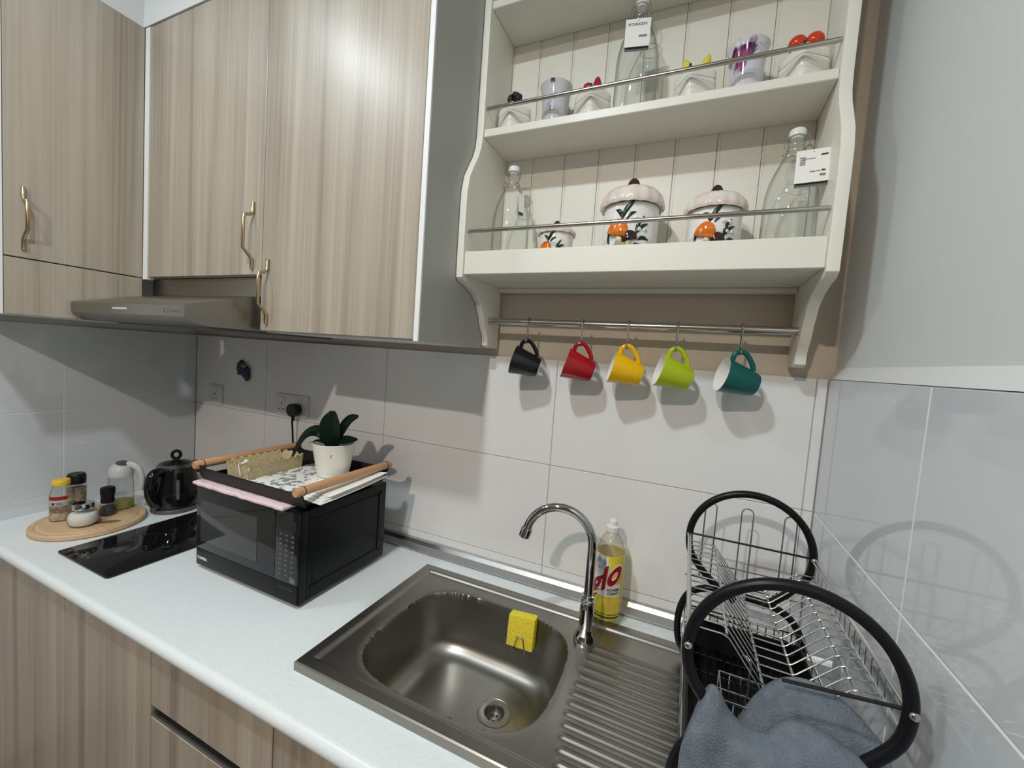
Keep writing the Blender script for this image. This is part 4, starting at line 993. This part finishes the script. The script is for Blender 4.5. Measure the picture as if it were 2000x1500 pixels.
# pepper mill
jx, jy = -2.092, -.405
j4 = thing('pepper_mill', 'small black-topped pepper grinder', 'grinder', (jx, jy, ZB), group='jars on the round board')
O('glass', lathe([(0, .001), (.020, 0), (.0225, .004), (.0215, .022), (.0175, .040), (.0165, .046), (0, .046)], (jx, jy, ZB), 28), M_GLASSJ, j4)
O('peppercorns', lathe([(0, .002), (.019, .003), (.0205, .008), (.0198, .022), (.016, .030), (0, .031)], (jx, jy, ZB), 24), M_INK, j4)
O('grinder_head', lathe([(0, .044), (.0175, .044), (.0185, .055), (.0170, .062), (.0185, .070), (.0200, .084), (.0190, .096), (.013, .099), (0, .0995)], (jx, jy, ZB), 28), M_BLACK, j4)
# oil jug
jx, jy = -2.133, -.352
j5 = thing('oil_jug', 'glass oil jug with grey plastic pourer handle', 'jug', (jx, jy, ZB), group='jars on the round board')
O('glass', lathe([(0, .001), (.0335, 0), (.0370, .004), (.0370, .030), (.0345, .095), (.0330, .120), (0, .120)], (jx, jy, ZB), 36), M_GLASSJ, j5)
O('oil', lathe([(0, .002), (.034, .003), (.0356, .008), (.0352, .026), (0, .026)], (jx, jy, ZB), 32), M_OIL, j5)
cap = O('pourer', lathe([(0, .118), (.0345, .118), (.0350, .124), (.0330, .142), (.026, .156), (.014, .164), (0, .165)], (jx, jy, ZB), 32), M_GREYPL, j5)
O('flap', lathe([(0, 0), (.018, 0), (.020, .003), (.016, .005), (0, .006)], (jx + .006, jy + .002, ZB + .162), 24, M=Matrix.Rotation(.25, 4, 'Y')), M_DGREY, cap)
hd_ = V((.80, .60, 0)).normalized()
O('handle', tube([V((jx, jy, ZB)) + hd_ * a + V((0, 0, z_)) for a, z_ in ((.020, .158), (.036, .157), (.050, .148), (.060, .130), (.064, .105), (.063, .080), (.060, .066))], .008, 10, radii=[.011, .010, .009, .008, .0075, .007, .006], flat=1.3), M_GREYPL, j5, 60)

# ================================================================== KETTLE
KX, KY = -2.030, -.232
kt = thing('kettle', 'glossy black electric kettle with ring knob on its lid', 'kettle', (KX, KY, ZC))
O('power_base', lathe([(0, .0006), (.070, .0006), (.073, .003), (.073, .012), (.068, .016), (0, .016)], (KX, KY, ZC), 44), M_DGREY, kt)
O('body', lathe([(0, .017), (.067, .017), (.072, .022), (.0755, .045), (.0745, .075), (.069, .110), (.062, .140), (.058, .162), (.055, .166), (0, .166)], (KX, KY, ZC), 52), M_BLACKG, kt)
O('rim_band', lathe([(.054, .165), (.0575, .165), (.0575, .169), (.050, .1755), (0, .177)], (KX, KY, ZC), 44), M_STEEL, kt)
O('lid', lathe([(0, .175), (.044, .175), (.043, .179), (.022, .184), (.008, .187), (.006, .192), (0, .192)], (KX, KY, ZC), 40), M_BLACKG, kt)
kd = V((.895, -.446, 0)); ks = V((.446, .895, 0))      # toward and across the viewer
O('ring_knob', tube([V((KX, KY, ZC + .206)) + ks * (.0125 * math.cos(a * PI / 14)) + V((0, 0, .0145 * math.sin(a * PI / 14))) for a in range(28)], .0058, 10, closed=True), M_BLACKG, kt, 60)
hv = V((.30, -.95, 0)).normalized()
O('handle', tube(cr([V((KX, KY, ZC)) + hv * a + V((0, 0, z_)) for a, z_ in ((.050, .150), (.075, .158), (.094, .148), (.101, .120), (.100, .090), (.092, .060), (.080, .040), (.068, .034))], 5), .017, 14, flat=.9), M_BLACKG, kt, 60)
O('water_window', tube(cr([V((KX, KY, ZC)) + V((.93, -.37, 0)).normalized() * a + V((0, 0, z_)) for a, z_ in ((.0665, .125), (.0715, .100), (.0750, .070), (.0757, .056))], 4), .0055, 10, flat=.5), M_GREYPRINT, kt, 60)
O('spout', extrude_poly([(-.022, .128), (.022, .128), (.026, .168), (-.026, .168)], lambda a, b_, d_: (KX + .02 * 0 + a * (1 - d_ * 5), KY + .050 + d_, ZC + b_), 0, .030, .002), M_BLACKG, kt)

# ================================================================== SOCKETS, PLUG, ORNAMENT
def socket(x0, x1, z0, z1, gangs, label):
    t = thing('wall_socket', label, 'socket', ((x0 + x1) / 2, 0, z0))
    O('plate', box(x0, x1, -.009, -.0003, z0, z1, .002), M_SOCK, t)
    for xc in gangs:
        O('switch', box(xc - .004, xc + .016, -.0115, -.0092, z1 - .030, z1 - .012, .001), M_SOCK, t)
        O('gang_line', box(xc - .022, xc + .024, -.0096, -.0091, z1 - .0095, z1 - .0083), M_GREYINK, t, None)
        for (dx, dz, wd, hh) in ((-.002, -.038, .004, .008), (-.0135, -.060, .0065, .0045), (.0075, -.060, .0065, .0045)):
            O('pin_hole', box(xc + dx - wd / 2, xc + dx + wd / 2, -.0096, -.0091, z1 + dz - hh / 2, z1 + dz + hh / 2), M_INK, t, None)
socket(-2.226, -2.140, 1.224, 1.308, [-2.183], 'single white wall socket close to the tiled end wall')
socket(-1.800, -1.622, 1.228, 1.312, [-1.760, -1.665], 'double white wall socket with the black plug in it')
pg = thing('power_plug', 'black three-pin plug with cable in the double socket', 'plug', (-1.669, -.03, 1.24))
O('plug_body', extrude_poly([(-1.669 + .0265 * math.cos(k * PI / 8 + PI / 16) , 1.259 + .0250 * math.sin(k * PI / 8 + PI / 16)) for k in range(16)], lambda a, b_, d_: (a, d_, b_), -.042, -.0118, .006), M_BLACK, pg, 50)
O('cable', tube(cr([(-1.669, -.030, 1.236), (-1.670, -.032, 1.215), (-1.671, -.028, 1.18), (-1.671, -.024, 1.12), (-1.668, -.022, 1.02), (-1.65, -.03, .92), (-1.60, -.06, .88), (-1.56, -.09, .90), (-1.50, -.115, .93)], 6), .0035, 8, radii=None), M_BLACK, pg, 60)
O('strain_relief', lathe([(.0075, 0), (.0075, .004), (.0045, -.02), (0, -.02)][::-1], (-1.669, -.030, 1.236), 14), M_BLACK, pg)
orn = thing('wall_ornament', 'small dark blue butterfly-like ornament stuck on the back wall tiles', 'ornament', (-1.995, 0, 1.39))
random.seed(11)
for (dx, dz, rx, rz, rot) in ((-.030, .012, .018, .026, .5), (-.012, -.004, .020, .026, -.3), (.010, -.014, .018, .028, .6), (.020, -.030, .013, .020, .5), (-.020, .026, .012, .014, 0), (-.034, -.012, .010, .014, .3)):
    b = sphere((0, 0, 0), 1, (rx, .006, rz), 14)
    for v in b.verts: v.co *= 1 + .18 * noise.noise(v.co * 90)
    xf(b, Matrix.Translation(V((-1.995 + dx, -.0075, 1.39 + dz))) @ Matrix.Rotation(rot, 4, 'Y')); O('petal', b, M_BLUE, orn)
O('centre', sphere((-1.990, -.014, 1.407), .012, (1.2, .7, .9), 14), M_OLIVE, orn)
